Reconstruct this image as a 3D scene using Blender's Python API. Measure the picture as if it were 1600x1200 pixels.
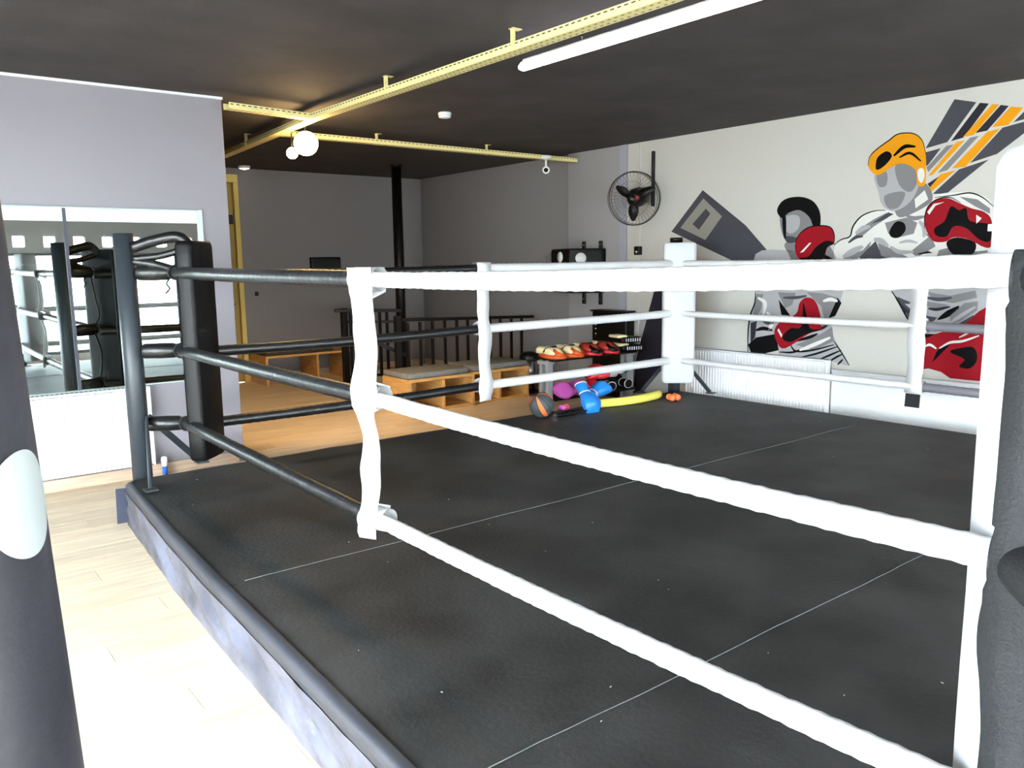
import bpy, bmesh, math, random
from mathutils import Vector, Matrix, noise
R = math.radians
random.seed(7)
sc = bpy.context.scene
for o in list(bpy.data.objects): bpy.data.objects.remove(o)
COL = sc.collection

# ---------------------------------------------------------------- camera
F, YAW, PITCH, ROLL = 1265.5, 38.325, 8.551, -0.766
CAM = Vector((0, 0, 1.55))
y_, p_, r_ = R(YAW), R(PITCH), R(ROLL)
FW = Vector((math.sin(y_)*math.cos(p_), math.cos(y_)*math.cos(p_), -math.sin(p_)))
rt0 = Vector((math.cos(y_), -math.sin(y_), 0)); up0 = rt0.cross(FW)
RT = rt0*math.cos(r_)+up0*math.sin(r_); UP = -rt0*math.sin(r_)+up0*math.cos(r_)
cd = bpy.data.cameras.new('camera'); cam = bpy.data.objects.new('camera', cd); COL.objects.link(cam)
cd.sensor_width = 36; cd.lens = 36*F/1600; cd.clip_start = .02
m = Matrix((RT, UP, -FW)).transposed().to_4x4(); m.translation = CAM; cam.matrix_world = m
sc.camera = cam
def at(u, v, ax, val):
    d = FW+RT*((u-800)/F)+UP*((600-v)/F); i = 'xyz'.index(ax)
    return CAM+d*((val-CAM[i])/d[i])

# ---------------------------------------------------------------- world, exposure, lights
sc.view_settings.view_transform = 'Standard'; sc.view_settings.look = 'None'
sc.view_settings.gamma = 1; sc.view_settings.use_curve_mapping = False
sc.view_settings.exposure = 0.0
w = bpy.data.worlds.new('overcast_sky'); sc.world = w; w.use_nodes = True
bg = w.node_tree.nodes['Background']; bg.inputs[0].default_value = (.87, .935, 1, 1); bg.inputs[1].default_value = 36.0
def light(name, kind, loc, energy, color, **k):
    l = bpy.data.lights.new(name, kind); l.energy = energy; l.color = color
    for a, b in k.items(): setattr(l, a, b)
    o = bpy.data.objects.new(name, l); o.location = loc; COL.objects.link(o); return o
def aim(o, t):
    o.rotation_euler = (Vector(t)-o.location).to_track_quat('-Z', 'Y').to_euler()

# ---------------------------------------------------------------- materials
def lin(c):
    return tuple((x/255/12.92 if x <= 10 else ((x/255+.055)/1.055)**2.4) for x in c)+(1,)
MATS = {}
def mat(name, c, rough=.6, metal=0, var=0, vscale=6, bump=0, bscale=80, stretch=None, c2=None, spec=.5, emit=0, coat=0):
    if name in MATS: return MATS[name]
    M = bpy.data.materials.new(name); M.use_nodes = True; nt = M.node_tree; b = nt.nodes['Principled BSDF']
    b.inputs['Base Color'].default_value = lin(c); b.inputs['Roughness'].default_value = rough
    b.inputs['Metallic'].default_value = metal; b.inputs['Specular IOR Level'].default_value = spec
    if coat: b.inputs['Coat Weight'].default_value = coat; b.inputs['Coat Roughness'].default_value = .2
    tc = nt.nodes.new('ShaderNodeTexCoord'); mp = nt.nodes.new('ShaderNodeMapping')
    nt.links.new(tc.outputs['Object'], mp.inputs[0])
    if stretch: mp.inputs['Scale'].default_value = stretch
    if var or c2:
        n = nt.nodes.new('ShaderNodeTexNoise'); n.inputs['Scale'].default_value = vscale; n.inputs['Detail'].default_value = 6
        nt.links.new(mp.outputs[0], n.inputs[0])
        cr = nt.nodes.new('ShaderNodeValToRGB'); l1 = lin(c)
        l2 = lin(c2) if c2 else tuple(min(1, x*(1+var)) for x in l1[:3])+(1,)
        l0 = l1 if c2 else tuple(x*(1-var) for x in l1[:3])+(1,)
        cr.color_ramp.elements[0].color = l0; cr.color_ramp.elements[1].color = l2
        cr.color_ramp.elements[0].position = .35; cr.color_ramp.elements[1].position = .68
        nt.links.new(n.outputs['Fac'], cr.inputs[0]); nt.links.new(cr.outputs[0], b.inputs['Base Color'])
    if bump:
        n2 = nt.nodes.new('ShaderNodeTexNoise'); n2.inputs['Scale'].default_value = bscale; n2.inputs['Detail'].default_value = 4
        nt.links.new(mp.outputs[0], n2.inputs[0])
        bp = nt.nodes.new('ShaderNodeBump'); bp.inputs['Strength'].default_value = bump; bp.inputs['Distance'].default_value = .01
        nt.links.new(n2.outputs['Fac'], bp.inputs['Height']); nt.links.new(bp.outputs[0], b.inputs['Normal'])
    if emit:
        b.inputs['Emission Color'].default_value = lin(c); b.inputs['Emission Strength'].default_value = emit
    MATS[name] = M; return M
m_ceil = mat('dark_plaster', (50, 46, 48), .85, var=.25, vscale=2.2, bump=.35, bscale=9)
m_wallL = mat('pale_grey_paint', (143, 139, 147), .7, bump=.05, bscale=60)
m_wallG = mat('grey_paint', (124, 120, 120), .75, bump=.05, bscale=60)
m_wallG2 = mat('light_grey_paint', (148, 145, 146), .75, bump=.05, bscale=60)
m_wallW = mat('off_white_paint', (186, 183, 176), .75, bump=.05, bscale=60)
m_white = mat('white_enamel', (240, 242, 244), .35)
m_daylit = mat('daylit_panel_white', (226, 228, 230), .5)
m_wood_tr = mat('pale_wood_trim', (196, 172, 150), .5, var=.18, vscale=4, stretch=(1, 12, 12))
m_mat = mat('black_canvas', (44, 44, 44), .60, var=.55, vscale=2.2, bump=.25, bscale=45, spec=.35)
m_matedge = mat('dark_border_vinyl', (50, 52, 60), .5, var=.2, vscale=5)
m_seam = mat('pale_seam_chalk', (96, 100, 100), .8)
m_skirt = mat('grey_skirt_vinyl', (84, 86, 100), .30, var=.45, vscale=3.2, bump=.9, bscale=5, stretch=(1, 1, 1.6), spec=.8)
m_blk = mat('black_padded_vinyl', (21, 22, 24), .36, bump=.25, bscale=40, spec=.6)
m_blkd = mat('black_vinyl_pad', (3, 3, 4), .5, spec=.28, bump=.12, bscale=30)
m_post = mat('dark_grey_steel_paint', (46, 52, 58), .45, spec=.5)
m_wht = mat('white_padded_vinyl', (214, 215, 216), .42, bump=.3, bscale=30)
m_blklit = mat('lit_black_padded_vinyl', (112, 110, 118), .45, bump=.25, bscale=40)  # black rope sleeves in daylight, the light put into a paler grey
m_padw = mat('white_pad_vinyl', (190, 193, 198), .5, bump=.15, bscale=14)
m_web = mat('grey_webbing', (15, 18, 23), .7, var=.12, vscale=12, bump=.3, bscale=150)
m_steel = mat('brushed_steel', (150, 150, 152), .25, 1)
m_chrome = mat('chrome', (200, 200, 200), .12, 1)
m_dark = mat('dark_metal', (8, 8, 9), .45, spec=.35)
m_blackp = mat('black_plastic', (4, 4, 5), .45, spec=.3)
m_tray = mat('cream_tray_paint', (226, 214, 150), .5)
m_traydk = mat('tray_slot_dark', (60, 54, 38), .8)
m_ply = mat('pine_ply', (196, 148, 84), .55, var=.16, vscale=3, stretch=(2, 2, 14))
m_cush = mat('grey_cushion_fabric', (112, 112, 108), .9, var=.12, vscale=30, bump=.4, bscale=200)
m_cushd = mat('dark_cushion_fabric', (62, 58, 46), .9, var=.15, vscale=30, bump=.4, bscale=200)
m_rack = mat('grey_rack_steel', (150, 152, 152), .5)
m_yell = mat('yellow_foam', (226, 216, 96), .8, bump=.1, bscale=120)
m_orange = mat('orange_vinyl', (206, 84, 28), .4)
m_orb = mat('orange_rubber', (232, 116, 62), .3)
m_red = mat('red_vinyl', (186, 28, 40), .35)
m_redd = mat('dark_red_vinyl', (150, 36, 26), .4)
m_pink = mat('pink_vinyl', (206, 92, 186), .38)
m_blue = mat('blue_vinyl', (28, 120, 206), .38)
m_cream = mat('cream_leather', (226, 212, 166), .5)
m_bluecap = mat('blue_plastic', (24, 96, 190), .4)
m_yelp = mat('warm_cream_door_paint', (206, 182, 96), .6)
m_doorp = mat('dull_yellow_door_leaf', (150, 128, 62), .6)
def emis(name, c, s):
    M = bpy.data.materials.new(name); M.use_nodes = True; nt = M.node_tree; nt.nodes.clear()
    e = nt.nodes.new('ShaderNodeEmission'); o = nt.nodes.new('ShaderNodeOutputMaterial')
    e.inputs[0].default_value = c+(1,); e.inputs[1].default_value = s; nt.links.new(e.outputs[0], o.inputs[0]); return M
m_tube = emis('tube_light_glow', (1, .93, .98), 14)
m_bulb = emis('warm_bulb_glow', (1, .66, .26), 60)
m_spot = emis('downlight_glow', (1, .95, .85), 12)
def glassmat():
    M = bpy.data.materials.new('clear_pane'); M.use_nodes = True; nt = M.node_tree; nt.nodes.clear()
    t = nt.nodes.new('ShaderNodeBsdfTransparent'); g = nt.nodes.new('ShaderNodeBsdfGlossy'); g.inputs['Roughness'].default_value = .02
    mx = nt.nodes.new('ShaderNodeMixShader'); mx.inputs[0].default_value = .06; o = nt.nodes.new('ShaderNodeOutputMaterial')
    t.inputs[0].default_value = (.95, .97, .96, 1)
    nt.links.new(t.outputs[0], mx.inputs[1]); nt.links.new(g.outputs[0], mx.inputs[2]); nt.links.new(mx.outputs[0], o.inputs[0]); return M
m_glass = glassmat()
m_mirror = mat('mirror_silver', (214, 226, 224), .01, 1)
def plankmat():
    M = mat('oak_plank', (228, 208, 180), .42, var=.13, vscale=2.5, stretch=(1.2, 14, 14), spec=.4)
    nt = M.node_tree; b = nt.nodes['Principled BSDF']; src = b.inputs['Base Color'].links[0].from_socket
    oi = nt.nodes.new('ShaderNodeObjectInfo'); hs = nt.nodes.new('ShaderNodeHueSaturation')
    mr = nt.nodes.new('ShaderNodeMapRange'); mr.inputs[3].default_value = .86; mr.inputs[4].default_value = 1.1
    nt.links.new(oi.outputs['Random'], mr.inputs[0]); nt.links.new(mr.outputs[0], hs.inputs['Value'])
    nt.links.new(src, hs.inputs['Color']); nt.links.new(hs.outputs[0], b.inputs['Base Color']); return M
m_plank = plankmat()

# ---------------------------------------------------------------- mesh builder
class MB:
    def __init__(s): s.v = []; s.f = []; s.mi = []; s.sm = []; s.k = 0
    def add(s, vs, fs, smooth=False):
        n = len(s.v); s.v += [tuple(x) for x in vs]
        for f in fs: s.f.append(tuple(n+i for i in f)); s.mi.append(s.k); s.sm.append(smooth)
        return s
    def box(s, x0, x1, y0, y1, z0, z1):
        return s.add([(x, y, z) for z in (z0, z1) for y in (y0, y1) for x in (x0, x1)],
                     [(0, 2, 3, 1), (4, 5, 7, 6), (0, 1, 5, 4), (2, 6, 7, 3), (0, 4, 6, 2), (1, 3, 7, 5)])
    def obox(s, c, ax, ay, az):   # centre and three half-axis vectors
        c = Vector(c); ax = Vector(ax); ay = Vector(ay); az = Vector(az)
        return s.add([c+ax*i+ay*j+az*k for k in (-1, 1) for j in (-1, 1) for i in (-1, 1)],
                     [(0, 2, 3, 1), (4, 5, 7, 6), (0, 1, 5, 4), (2, 6, 7, 3), (0, 4, 6, 2), (1, 3, 7, 5)])
    def bar(s, a, b, w, h, up=(0, 0, 1)):
        a = Vector(a); b = Vector(b); d = b-a; L = d.length; d.normalize(); u = Vector(up)
        sd = d.cross(u)
        if sd.length < 1e-4: sd = d.cross(Vector((1, 0, 0)))
        sd.normalize(); u = sd.cross(d)
        return s.obox((a+b)/2, d*L/2, sd*w/2, u*h/2)
    def tube(s, pts, r, n=12, cap=True, closed=False, smooth=True):
        pts = [Vector(p) for p in pts]; N = len(pts); rs = r if isinstance(r, (list, tuple)) else [r]*N
        vs = []; pu = None
        for i, p in enumerate(pts):
            a = pts[(i-1) % N] if (closed or i > 0) else p; b = pts[(i+1) % N] if (closed or i < N-1) else p
            t = (b-a).normalized()
            if pu is None:
                pu = Vector((0, 0, 1)) if abs(t.z) < .9 else Vector((1, 0, 0))
            q = t.cross(pu).normalized(); pu = q.cross(t).normalized()
            for k in range(n):
                an = 2*math.pi*k/n; vs.append(p+(q*math.cos(an)+pu*math.sin(an))*rs[i])
        fs = []
        for i in range(N if closed else N-1):
            j = (i+1) % N
            for k in range(n):
                k2 = (k+1) % n; fs.append((i*n+k, i*n+k2, j*n+k2, j*n+k))
        s.add(vs, fs, smooth)
        if cap and not closed:
            m0 = len(s.v)-len(vs)
            s.f.append(tuple(m0+k for k in range(n))[::-1]); s.mi.append(s.k); s.sm.append(False)
            s.f.append(tuple(m0+(N-1)*n+k for k in range(n))); s.mi.append(s.k); s.sm.append(False)
        return s
    def cyl(s, c, r, z0, z1, n=24, r2=None):
        return s.tube([(c[0], c[1], z0), (c[0], c[1], z1)], [r, r if r2 is None else r2], n)
    def lathe(s, c, prof, n=28, axis=(0, 0, 1)):
        ax = Vector(axis).normalized(); q = ax.orthogonal().normalized(); u = ax.cross(q); c = Vector(c); vs = []; fs = []
        for r, z in prof:
            for k in range(n):
                a = 2*math.pi*k/n; vs.append(c+ax*z+(q*math.cos(a)+u*math.sin(a))*r)
        for i in range(len(prof)-1):
            for k in range(n): fs.append((i*n+k, i*n+(k+1) % n, (i+1)*n+(k+1) % n, (i+1)*n+k))
        return s.add(vs, fs, True)
    def loft(s, rings, cap=True):      # list of equal-length rings
        n = len(rings[0]); vs = [p for r in rings for p in r]; fs = []
        for i in range(len(rings)-1):
            for k in range(n): fs.append((i*n+k, i*n+(k+1) % n, (i+1)*n+(k+1) % n, (i+1)*n+k))
        if cap: fs.append(tuple(range(n))[::-1]); fs.append(tuple((len(rings)-1)*n+k for k in range(n)))
        return s.add(vs, fs, True)
    def prism(s, poly, a, b):          # poly list of 3D points, extruded along vector b-a scaled by a,b pair
        d = Vector(b); n = len(poly); vs = [Vector(p) for p in poly]+[Vector(p)+d for p in poly]
        fs = [tuple(range(n))[::-1], tuple(range(n, 2*n))]+[(i, (i+1) % n, n+(i+1) % n, n+i) for i in range(n)]
        return s.add(vs, fs)
    def build(s, name, mats, parent=None, bevel=0, seg=2, sub=0, loc=None):
        me = bpy.data.meshes.new(name); me.from_pydata(s.v, [], s.f)
        for mm in (mats if isinstance(mats, (list, tuple)) else [mats]): me.materials.append(mm)
        for p, k, q in zip(me.polygons, s.mi, s.sm): p.material_index = k; p.use_smooth = q
        bm = bmesh.new(); bm.from_mesh(me); bmesh.ops.recalc_face_normals(bm, faces=bm.faces)
        if bevel:
            es = [e for e in bm.edges if len(e.link_faces) == 2 and e.calc_face_angle(0) > .6]
            bmesh.ops.bevel(bm, geom=es, offset=bevel, segments=seg, affect='EDGES', profile=.5)
            if seg > 1:
                for f in bm.faces: f.smooth = True
        bm.to_mesh(me); bm.free()
        o = bpy.data.objects.new(name, me); COL.objects.link(o)
        if loc: o.location = loc
        if parent: o.parent = parent; o.matrix_parent_inverse = Matrix.Translation(-Vector(parent.location))
        if sub:
            md = o.modifiers.new('s', 'SUBSURF'); md.levels = md.render_levels = sub
        if bevel and seg > 1:
            me.set_sharp_from_angle(angle=R(50))
        return o
def tag(o, label=None, cat=None, group=None, kind=None):
    for k, v in (('label', label), ('category', cat), ('group', group), ('kind', kind)):
        if v: o[k] = v
    return o
def thing(name, label, cat, loc=(0, 0, 0), group=None):
    o = bpy.data.objects.new(name, None); o.location = loc; o.empty_display_size = .05; COL.objects.link(o)
    return tag(o, label, cat, group)
def structure(o): o['kind'] = 'structure'; return o
def catmull(pts, n=6):
    pts = [Vector(p) for p in pts]; out = []
    P = [pts[0]*2-pts[1]]+pts+[pts[-1]*2-pts[-2]]
    for i in range(1, len(P)-2):
        for k in range(n):
            t = k/n; a, b, c, d = P[i-1:i+3]
            out.append(.5*((2*b)+(c-a)*t+(2*a-5*b+4*c-d)*t*t+(3*b-a-3*c+d)*t**3))
    out.append(pts[-1]); return out
def clone(root, loc, rz=None, label=None, group=None, scale=None):
    r = root.copy(); COL.objects.link(r); r.location = loc
    if rz is not None: r.rotation_euler = rz if isinstance(rz, tuple) else (0, 0, rz)
    if scale: r.scale = (scale,)*3
    if label: r['label'] = label
    if group: r['group'] = group
    for ch in list(root.children):
        c = ch.copy(); COL.objects.link(c); c.parent = r
        for g in list(ch.children):
            d = g.copy(); COL.objects.link(d); d.parent = c
    return r

# ================================================================ SETTING
ZC = 2.806; XR = 6.688; YL = 6.322; YB = 10.69; XL = -2.3; YF = -2.7
flo = structure(MB().box(XL-.2, XR+.3, YF-.2, YB+.2, -.2, -.012).build('floor', mat('floor_bed', (150, 126, 100), .8)))
structure(MB().box(XL-.2, XR+.3, YF-.2, YB+.3, ZC, ZC+.15).build('ceiling', m_ceil))
structure(MB().box(XL, 2.245, YL, YL+.16, 0, ZC).build('wall_left', m_wallL, bevel=.006, seg=2))
structure(MB().box(3.93, XR+.2, YB, YB+.15, 0, ZC).build('wall_back', m_wallG))
structure(MB().box(XL, 3.0, YB, YB+.15, 0, ZC).build('wall_corridor', m_wallG))
structure(MB().box(XL-.15, XL, YF-.15, -2.4, 0, ZC).box(XL-.15, XL, 4.4, YB, 0, ZC).box(XL-.15, XL, -2.4, 4.4, 2.5, ZC).box(XL-.15, XL, -2.4, 4.4, 0, .06).build('wall_side', m_wallL))
structure(MB().box(XR, XR+.15, YF, 6.36, 0, ZC).build('wall_right', m_wallW))
structure(MB().box(XR+.05, XR+.2, 6.36, YB, 0, ZC).build('wall_right_rear', m_wallG))
structure(MB().box(XR-.01, XR+.06, 6.36, 7.32, 0, ZC).build('wall_pier', m_wallG2, bevel=.004, seg=2))
# slim grey stripe on pier edge
structure(MB().box(XR-.014, XR-.009, 6.36, 6.47, 0, ZC).build('trim_1', mat('stripe_grey_paint', (150, 152, 162), .75)))
structure(MB().box(XL, 2.25, YL-.012, YL, ZC-.018, ZC).build('trim_4', m_white))
structure(MB().box(.2, 2.2, YL-.014, YL, -.01, .085).build('baseboard_left', m_wood_tr, bevel=.003, seg=2))
structure(MB().box(3.93, XR, YB-.014, YB, -.01, .09).build('baseboard_back', m_wood_tr))
structure(MB().box(XR+.035, XR+.05, 7.33, YB, -.01, .09).build('baseboard_right', m_wood_tr))
# dado on the mural wall; bright daylight is put into its whiter colour
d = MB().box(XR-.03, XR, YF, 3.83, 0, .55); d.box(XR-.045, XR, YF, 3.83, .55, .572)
structure(d.build('trim_2', m_daylit, bevel=.003, seg=2))

# planks: run along X, 0.19 wide, 1.25 long, staggered
nplk = 0; rest = MB(); plankmesh = {}
def ringhit(a, b, c, d_): return a > 1.25 and b < 6.0 and c > .2 and d_ < 5.05
W_, L_ = .192, 1.25
cand = []
j = 0; yy = -2.6
while yy < YB:
    xo = XL-((j*.47) % L_)
    while xo < XR:
        a, b = max(xo, XL), min(xo+L_, XR); c, d_ = yy, min(yy+W_, YB-.002)
        if b-a > .03 and not ringhit(a, b, c, d_) and not (6.30 < c < 6.48 and d_ < 6.49 and b < 2.24):
            cand.append((a, b, c, d_))
        xo += L_
    yy += W_; j += 1
def vis(q):
    x, y = (q[0]+q[1])/2, (q[2]+q[3])/2
    dd = Vector((x, y, 0))-CAM; z = dd.dot(FW)
    if z < .5: return False
    u = 800+F*dd.dot(RT)/z; v = 600-F*dd.dot(UP)/z
    if not (-150 < u < 1750 and v < 1400): return False
    if y < 6.4: return x < 1.3 or (y > 5.0)
    return x/y > .34
vs_ = [q for q in cand if vis(q)]; vs_.sort(key=lambda q: (q[0]+q[1])**2+(q[2]+q[3])**2); keep = set(vs_[:290])
for q in cand:
    a, b, c, d_ = q
    if q in keep:
        key = (round(b-a, 3), round(d_-c, 3))
        if key not in plankmesh:
            o = MB().box(0, b-a-.002, 0, d_-c-.002, -.012, 0).build('plank', m_plank, bevel=.0012, seg=1); plankmesh[key] = o.data
            o.location = (a, c, 0)
        else:
            o = bpy.data.objects.new('plank', plankmesh[key]); COL.objects.link(o); o.location = (a, c, 0)
        o.parent = flo
    else: rest.box(a, b-.002, c, d_-.002, -.012, 0)
ro = rest.build('plank_field', m_plank, flo); ro['kind'] = 'stuff'

# shopfront behind the camera: parapet, tall panes, transoms
wf = MB(); wf.box(XL, XR, YF-.15, YF, 0, .12).box(XL, XR, YF-.15, YF, 1.80, 1.90).box(XL, XR, YF-.15, YF, 2.07, ZC)
k = 0; x = XL
while x < XR: wf.box(x, min(x+.27, XR), YF-.15, YF, 1.90, 2.07); x += .44
wf = structure(wf.build('wall_front', m_wallG))
def shopwin(name, a0, a1, z0, z1, n, put):
    fr = MB(); wx = (a1-a0)/n
    def bx(m_, p, q, d0, d1, za, zb):
        if put == 'y': m_.box(p, q, YF-d1, YF-d0, za, zb)
        else: m_.box(XL-d1, XL-d0, p, q, za, zb)
        return m_
    for i in range(n+1): bx(fr, a0+i*wx-.025, a0+i*wx+.025, .03, .09, z0, z1)
    bx(fr, a0, a1, .03, .09, z0, z0+.05); bx(fr, a0, a1, .03, .09, z1-.05, z1)
    win = structure(fr.build(name, m_post))
    for i in range(n): bx(MB(), a0+i*wx+.025, a0+(i+1)*wx-.025, .058, .064, z0+.05, z1-.05).build('pane', m_glass, win)
shopwin('window_1', XL, XR, .12, 1.80, 4, 'y')
shopwin('window_2', -2.4, 4.4, .06, 2.5, 5, 'x')
structure(MB().box(-14, 18, -22, YF-.15, -.3, -.05).box(-14, XL-.15, YF-.15, 14, -.3, -.05).build('ground', mat('pale_pavement', (176, 174, 170), .9, var=.1, vscale=2)))

# door at the back, seen past the wall end
dr = structure(MB().box(3.0, 3.07, YB-.02, YB+.12, 0, 2.62).box(3.868, 3.93, YB-.03, YB+.12, 0, 2.62).box(3.0, 3.93, YB-.03, YB+.12, 2.62, 2.72).build('door_1', m_yelp, bevel=.004, seg=1))
MB().box(3.0, 3.93, YB, YB+.15, 2.72, ZC).build('lintel', m_wallG, dr)
MB().box(3.07, 3.868, YB+.03, YB+.075, .005, 2.62).build('door_leaf', m_doorp, dr, bevel=.004, seg=1)
h = MB(); h.tube([(3.80, YB+.03, 1.05), (3.80, YB-.02, 1.05), (3.70, YB-.02, 1.05)], .009, 8)
hb = h.build('door_handle', m_dark, dr)
MB().box(3.77, 3.855, YB+.018, YB+.03, 2.09, 2.21).build('sign_plate', m_dark, dr, bevel=.002, seg=1)
# ================================================================ THE RING
X0, X1, Y0, Y1 = 1.472, 6.093, .497, 5.155; MZ = .266
RH = (.59, 1.043, 1.516)
FM, SM, BM, NM = 2.756, 3.778, 2.83, 3.8
ring = thing('boxing_ring', 'low square boxing ring with black canvas floor and black and white padded ropes', 'boxing ring', (3.6, 2.7, 0))
# platform outline (left side follows the slightly crooked edge)
edge = [(1.11, 5.19), (1.092, 4.93), (1.065, 4.5), (1.032, 4.04), (1.002, 3.41), (.978, 2.6), (.958, 2.09), (.944, 1.7), (.93, .9), (.92, .12)]
def ex(y):
    for (xa, ya), (xb, yb) in zip(edge, edge[1:]):
        if yb <= y <= ya: return xa+(xb-xa)*(ya-y)/(ya-yb)
    return edge[0][0] if y > edge[0][1] else edge[-1][0]
XE, YN, YT = 6.21, .12, 5.20
MB().box(1.13, XE-.03, YN+.03, YT-.03, 0, MZ-.045).build('platform_frame', m_blackp, ring)
# black canvas in four strips with chalky seams
cuts = [YN, 1.54, 3.18, YT]
for a, b in zip(cuts, cuts[1:]):
    top = MB(); ny = max(3, int((b-a)/.06)); nx = 60; vs = []; fs = []
    for jj in range(ny+1):
        y = a+(b-a)*jj/ny
        if jj == 0: y += .0003
        if jj == ny: y -= .0003
        for i in range(nx+1):
            t = i/nx; xl = ex(y)+.018; x = xl+(XE-.015-xl)*t
            z = MZ+.004*noise.noise(Vector((x*1.7, y*1.7, 0)))+.0022*noise.noise(Vector((x*5, y*9, 3)))
            if x-xl < .1: z += -.012*(1-(x-xl)/.1)**2+.005*noise.noise(Vector((x*14, y*14, 8)))
            vs.append((x, y, z))
    for jj in range(ny):
        for i in range(nx): k = jj*(nx+1)+i; fs.append((k, k+1, k+nx+2, k+nx+1))
    top.add(vs, fs, True)
    o = top.build('canvas_strip', m_mat, ring)
sm = MB()
for y in (1.54, 3.18):
    pts = [(x*.1, y+.004*math.sin(x*.6)+.003*random.random()) for x in range(11, 60)]
    sm.tube([(px, py, MZ+.0015+.004*noise.noise(Vector((px*1.7, py*1.7, 0)))) for px, py in pts], .0016, 5)
o = sm.build('canvas_seam', m_seam, ring); o['label'] = 'pale stitched seams'
# border lip round the top edge and the wrinkled skirt below
def outline(step=.05):
    pts = []; y = YN
    while y < 5.14: pts.append((ex(y), y)); y += step
    pts += [(1.105, 5.165), (1.13, 5.2), (1.17, 5.215)]
    x = 1.25
    while x < XE: pts.append((x, 5.215)); x += step*3
    pts += [(XE, 5.21), (XE+.005, YN)]
    return pts
ol = outline()
lip = MB(); vs = []; fs = []
for i, (x, y) in enumerate(ol):
    ins = Vector((3.6-x, 2.7-y)).normalized(); nr = Vector((1, 0)) if i < len(ol)*.55 and x < 1.12 and y < 5.15 else Vector((ins.x, ins.y))
    wv = .006*noise.noise(Vector((x*8, y*8, 1)))
    for dx, z in ((.04, MZ+.001+wv*.3), (.02, MZ+.003+wv), (.005, MZ-.004+wv), (0, MZ-.014), (-.002, MZ-.058+wv), (.006, MZ-.062+wv)):
        vs.append((x+nr.x*dx, y+nr.y*dx, z))
for i in range(len(ol)-1):
    for k in range(5): a = i*6+k; fs.append((a, a+1, a+7, a+6))
lip.add(vs, fs, True); lip.build('border_lip', m_matedge, ring)
sk = MB(); vs = []; fs = []; K = 12
fine = outline(.02)
for i, (x, y) in enumerate(fine):
    nr = Vector((-1, 0)) if (x < 1.12 and y < 5.15) else Vector((x-3.6, y-2.7)).normalized()
    for k in range(K+1):
        t = k/K; z = (MZ-.06)*(1-t)
        amp = .036*(.12+.95*math.sin(math.pi*t))
        s_ = y*1.0+x*.4
        wv = amp*(noise.noise(Vector((s_*4.2+t*2.2, t*1.1, 2)))+.5*abs(noise.noise(Vector((s_*9+t*4, t*1.5, 5)))))+.004
        vs.append((x+nr.x*wv, y+nr.y*wv, max(z, .001)))
for i in range(len(fine)-1):
    for k in range(K): a = i*(K+1)+k; fs.append((a, a+1, a+K+2, a+K+1))
sk.add(vs, fs, True); sk.build('skirt', m_skirt, ring)
# loose flap of skirt sheet hanging at the left corner
fl = MB(); fl.prism([(1.06, 5.22, .225), (1.055, 5.225, .005), (1.165, 5.235, .002), (1.15, 5.23, .215)], 0, (0, .006, 0))
o = fl.build('skirt_flap', mat('grey_sheet', (66, 71, 88), .45), ring, bevel=.001, seg=1)

ln = MB()
for k in range(60):
    x, y = random.uniform(1.15, 5.9), random.uniform(.4, 5.0); a = random.random()*3; l = random.uniform(.0015, .0045)
    ln.obox((x, y, MZ+.006), (l*math.cos(a), l*math.sin(a), 0), (-.001*math.sin(a), .001*math.cos(a), 0), (0, 0, .001))
o = ln.build('lint', mat('lint_grey', (170, 172, 172), .9), ring); o['kind'] = 'stuff'
# posts with braces
def post(x, y, sx, sy, m_):
    p = MB(); z0 = .02
    p.cyl((x, y), .058, z0, 1.748, 32); p.cyl((x, y), .06, 1.748, 1.752, 32)
    po = p.build('post', m_, ring)
    MB().cyl((x, y), .1, 0, .02, 32).build('base_plate', m_dark, po)
    b = MB(); b.bar((x+sx*.03, y+sy*.07, .64), (x+sx*.0-.06*sx, y+sy*.40, MZ+.012), .04, .014, up=(1, 0, 0)).obox((x-.06*sx, y+sy*.41, MZ+.009), (.035, 0, 0), (0, .04, 0), (0, 0, .005))
    b.build('brace', m_, po, bevel=.002, seg=1)
    b = MB(); b.bar((x+sx*.05, y+sy*.03, .64), (x+sx*.38, y-sy*.09, MZ+.012), .04, .014, up=(0, 1, 0)).obox((x+sx*.39, y-sy*.09, MZ+.006), (.04, 0, 0), (0, .035, 0), (0, 0, .005))
    b.build('brace', m_, po, bevel=.002, seg=1)
    return po
PL, PF, PN, PB = (1.235, 5.285), (6.245, 5.285), (1.2, .27), (6.3, .36)
for (q, sx, sy) in ((PL, 1, -1), (PF, -1, -1), (PN, 1, 1), (PB, -1, 1)):
    po = post(q[0], q[1], sx, sy, m_post)
# ropes
def sagged(a, mid, b, s1, s2, n=14):
    a, mid, b = Vector(a), Vector(mid), Vector(b); L1 = []; L2 = []
    for i in range(n+1):
        t = i/n; L1.append(a.lerp(mid, t)-Vector((0, 0, s1*4*t*(1-t)))); L2.append(mid.lerp(b, t)-Vector((0, 0, s2*4*t*(1-t))))
    return L1, L2
def wavy(pts, r, amp=.0012, nn=16):
    out = []; fine = []
    for a, b in zip(pts, pts[1:]):
        for k in range(8): fine.append(a.lerp(b, k/8))
    fine.append(pts[-1])
    m_ = MB(); m_.tube(fine, [r+amp*math.sin(i*2.4)+.0016*noise.noise(Vector((i*.3, r*50, a.x))) for i in range(len(fine))], nn); return m_
blkl, whtl, blklitl = 'black padded rope sleeve', 'white padded rope sleeve', 'black padded rope sleeve painted lit grey'
def rope(a, mid, b, s1, s2, r1, r2, m1, m2, l1, l2):
    L1, L2 = sagged(a, mid, b, s1, s2)
    wavy(L1, r1).build('rope', m1, ring)['label'] = l1
    wavy(L2, r2).build('rope', m2, ring)['label'] = l2
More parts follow.
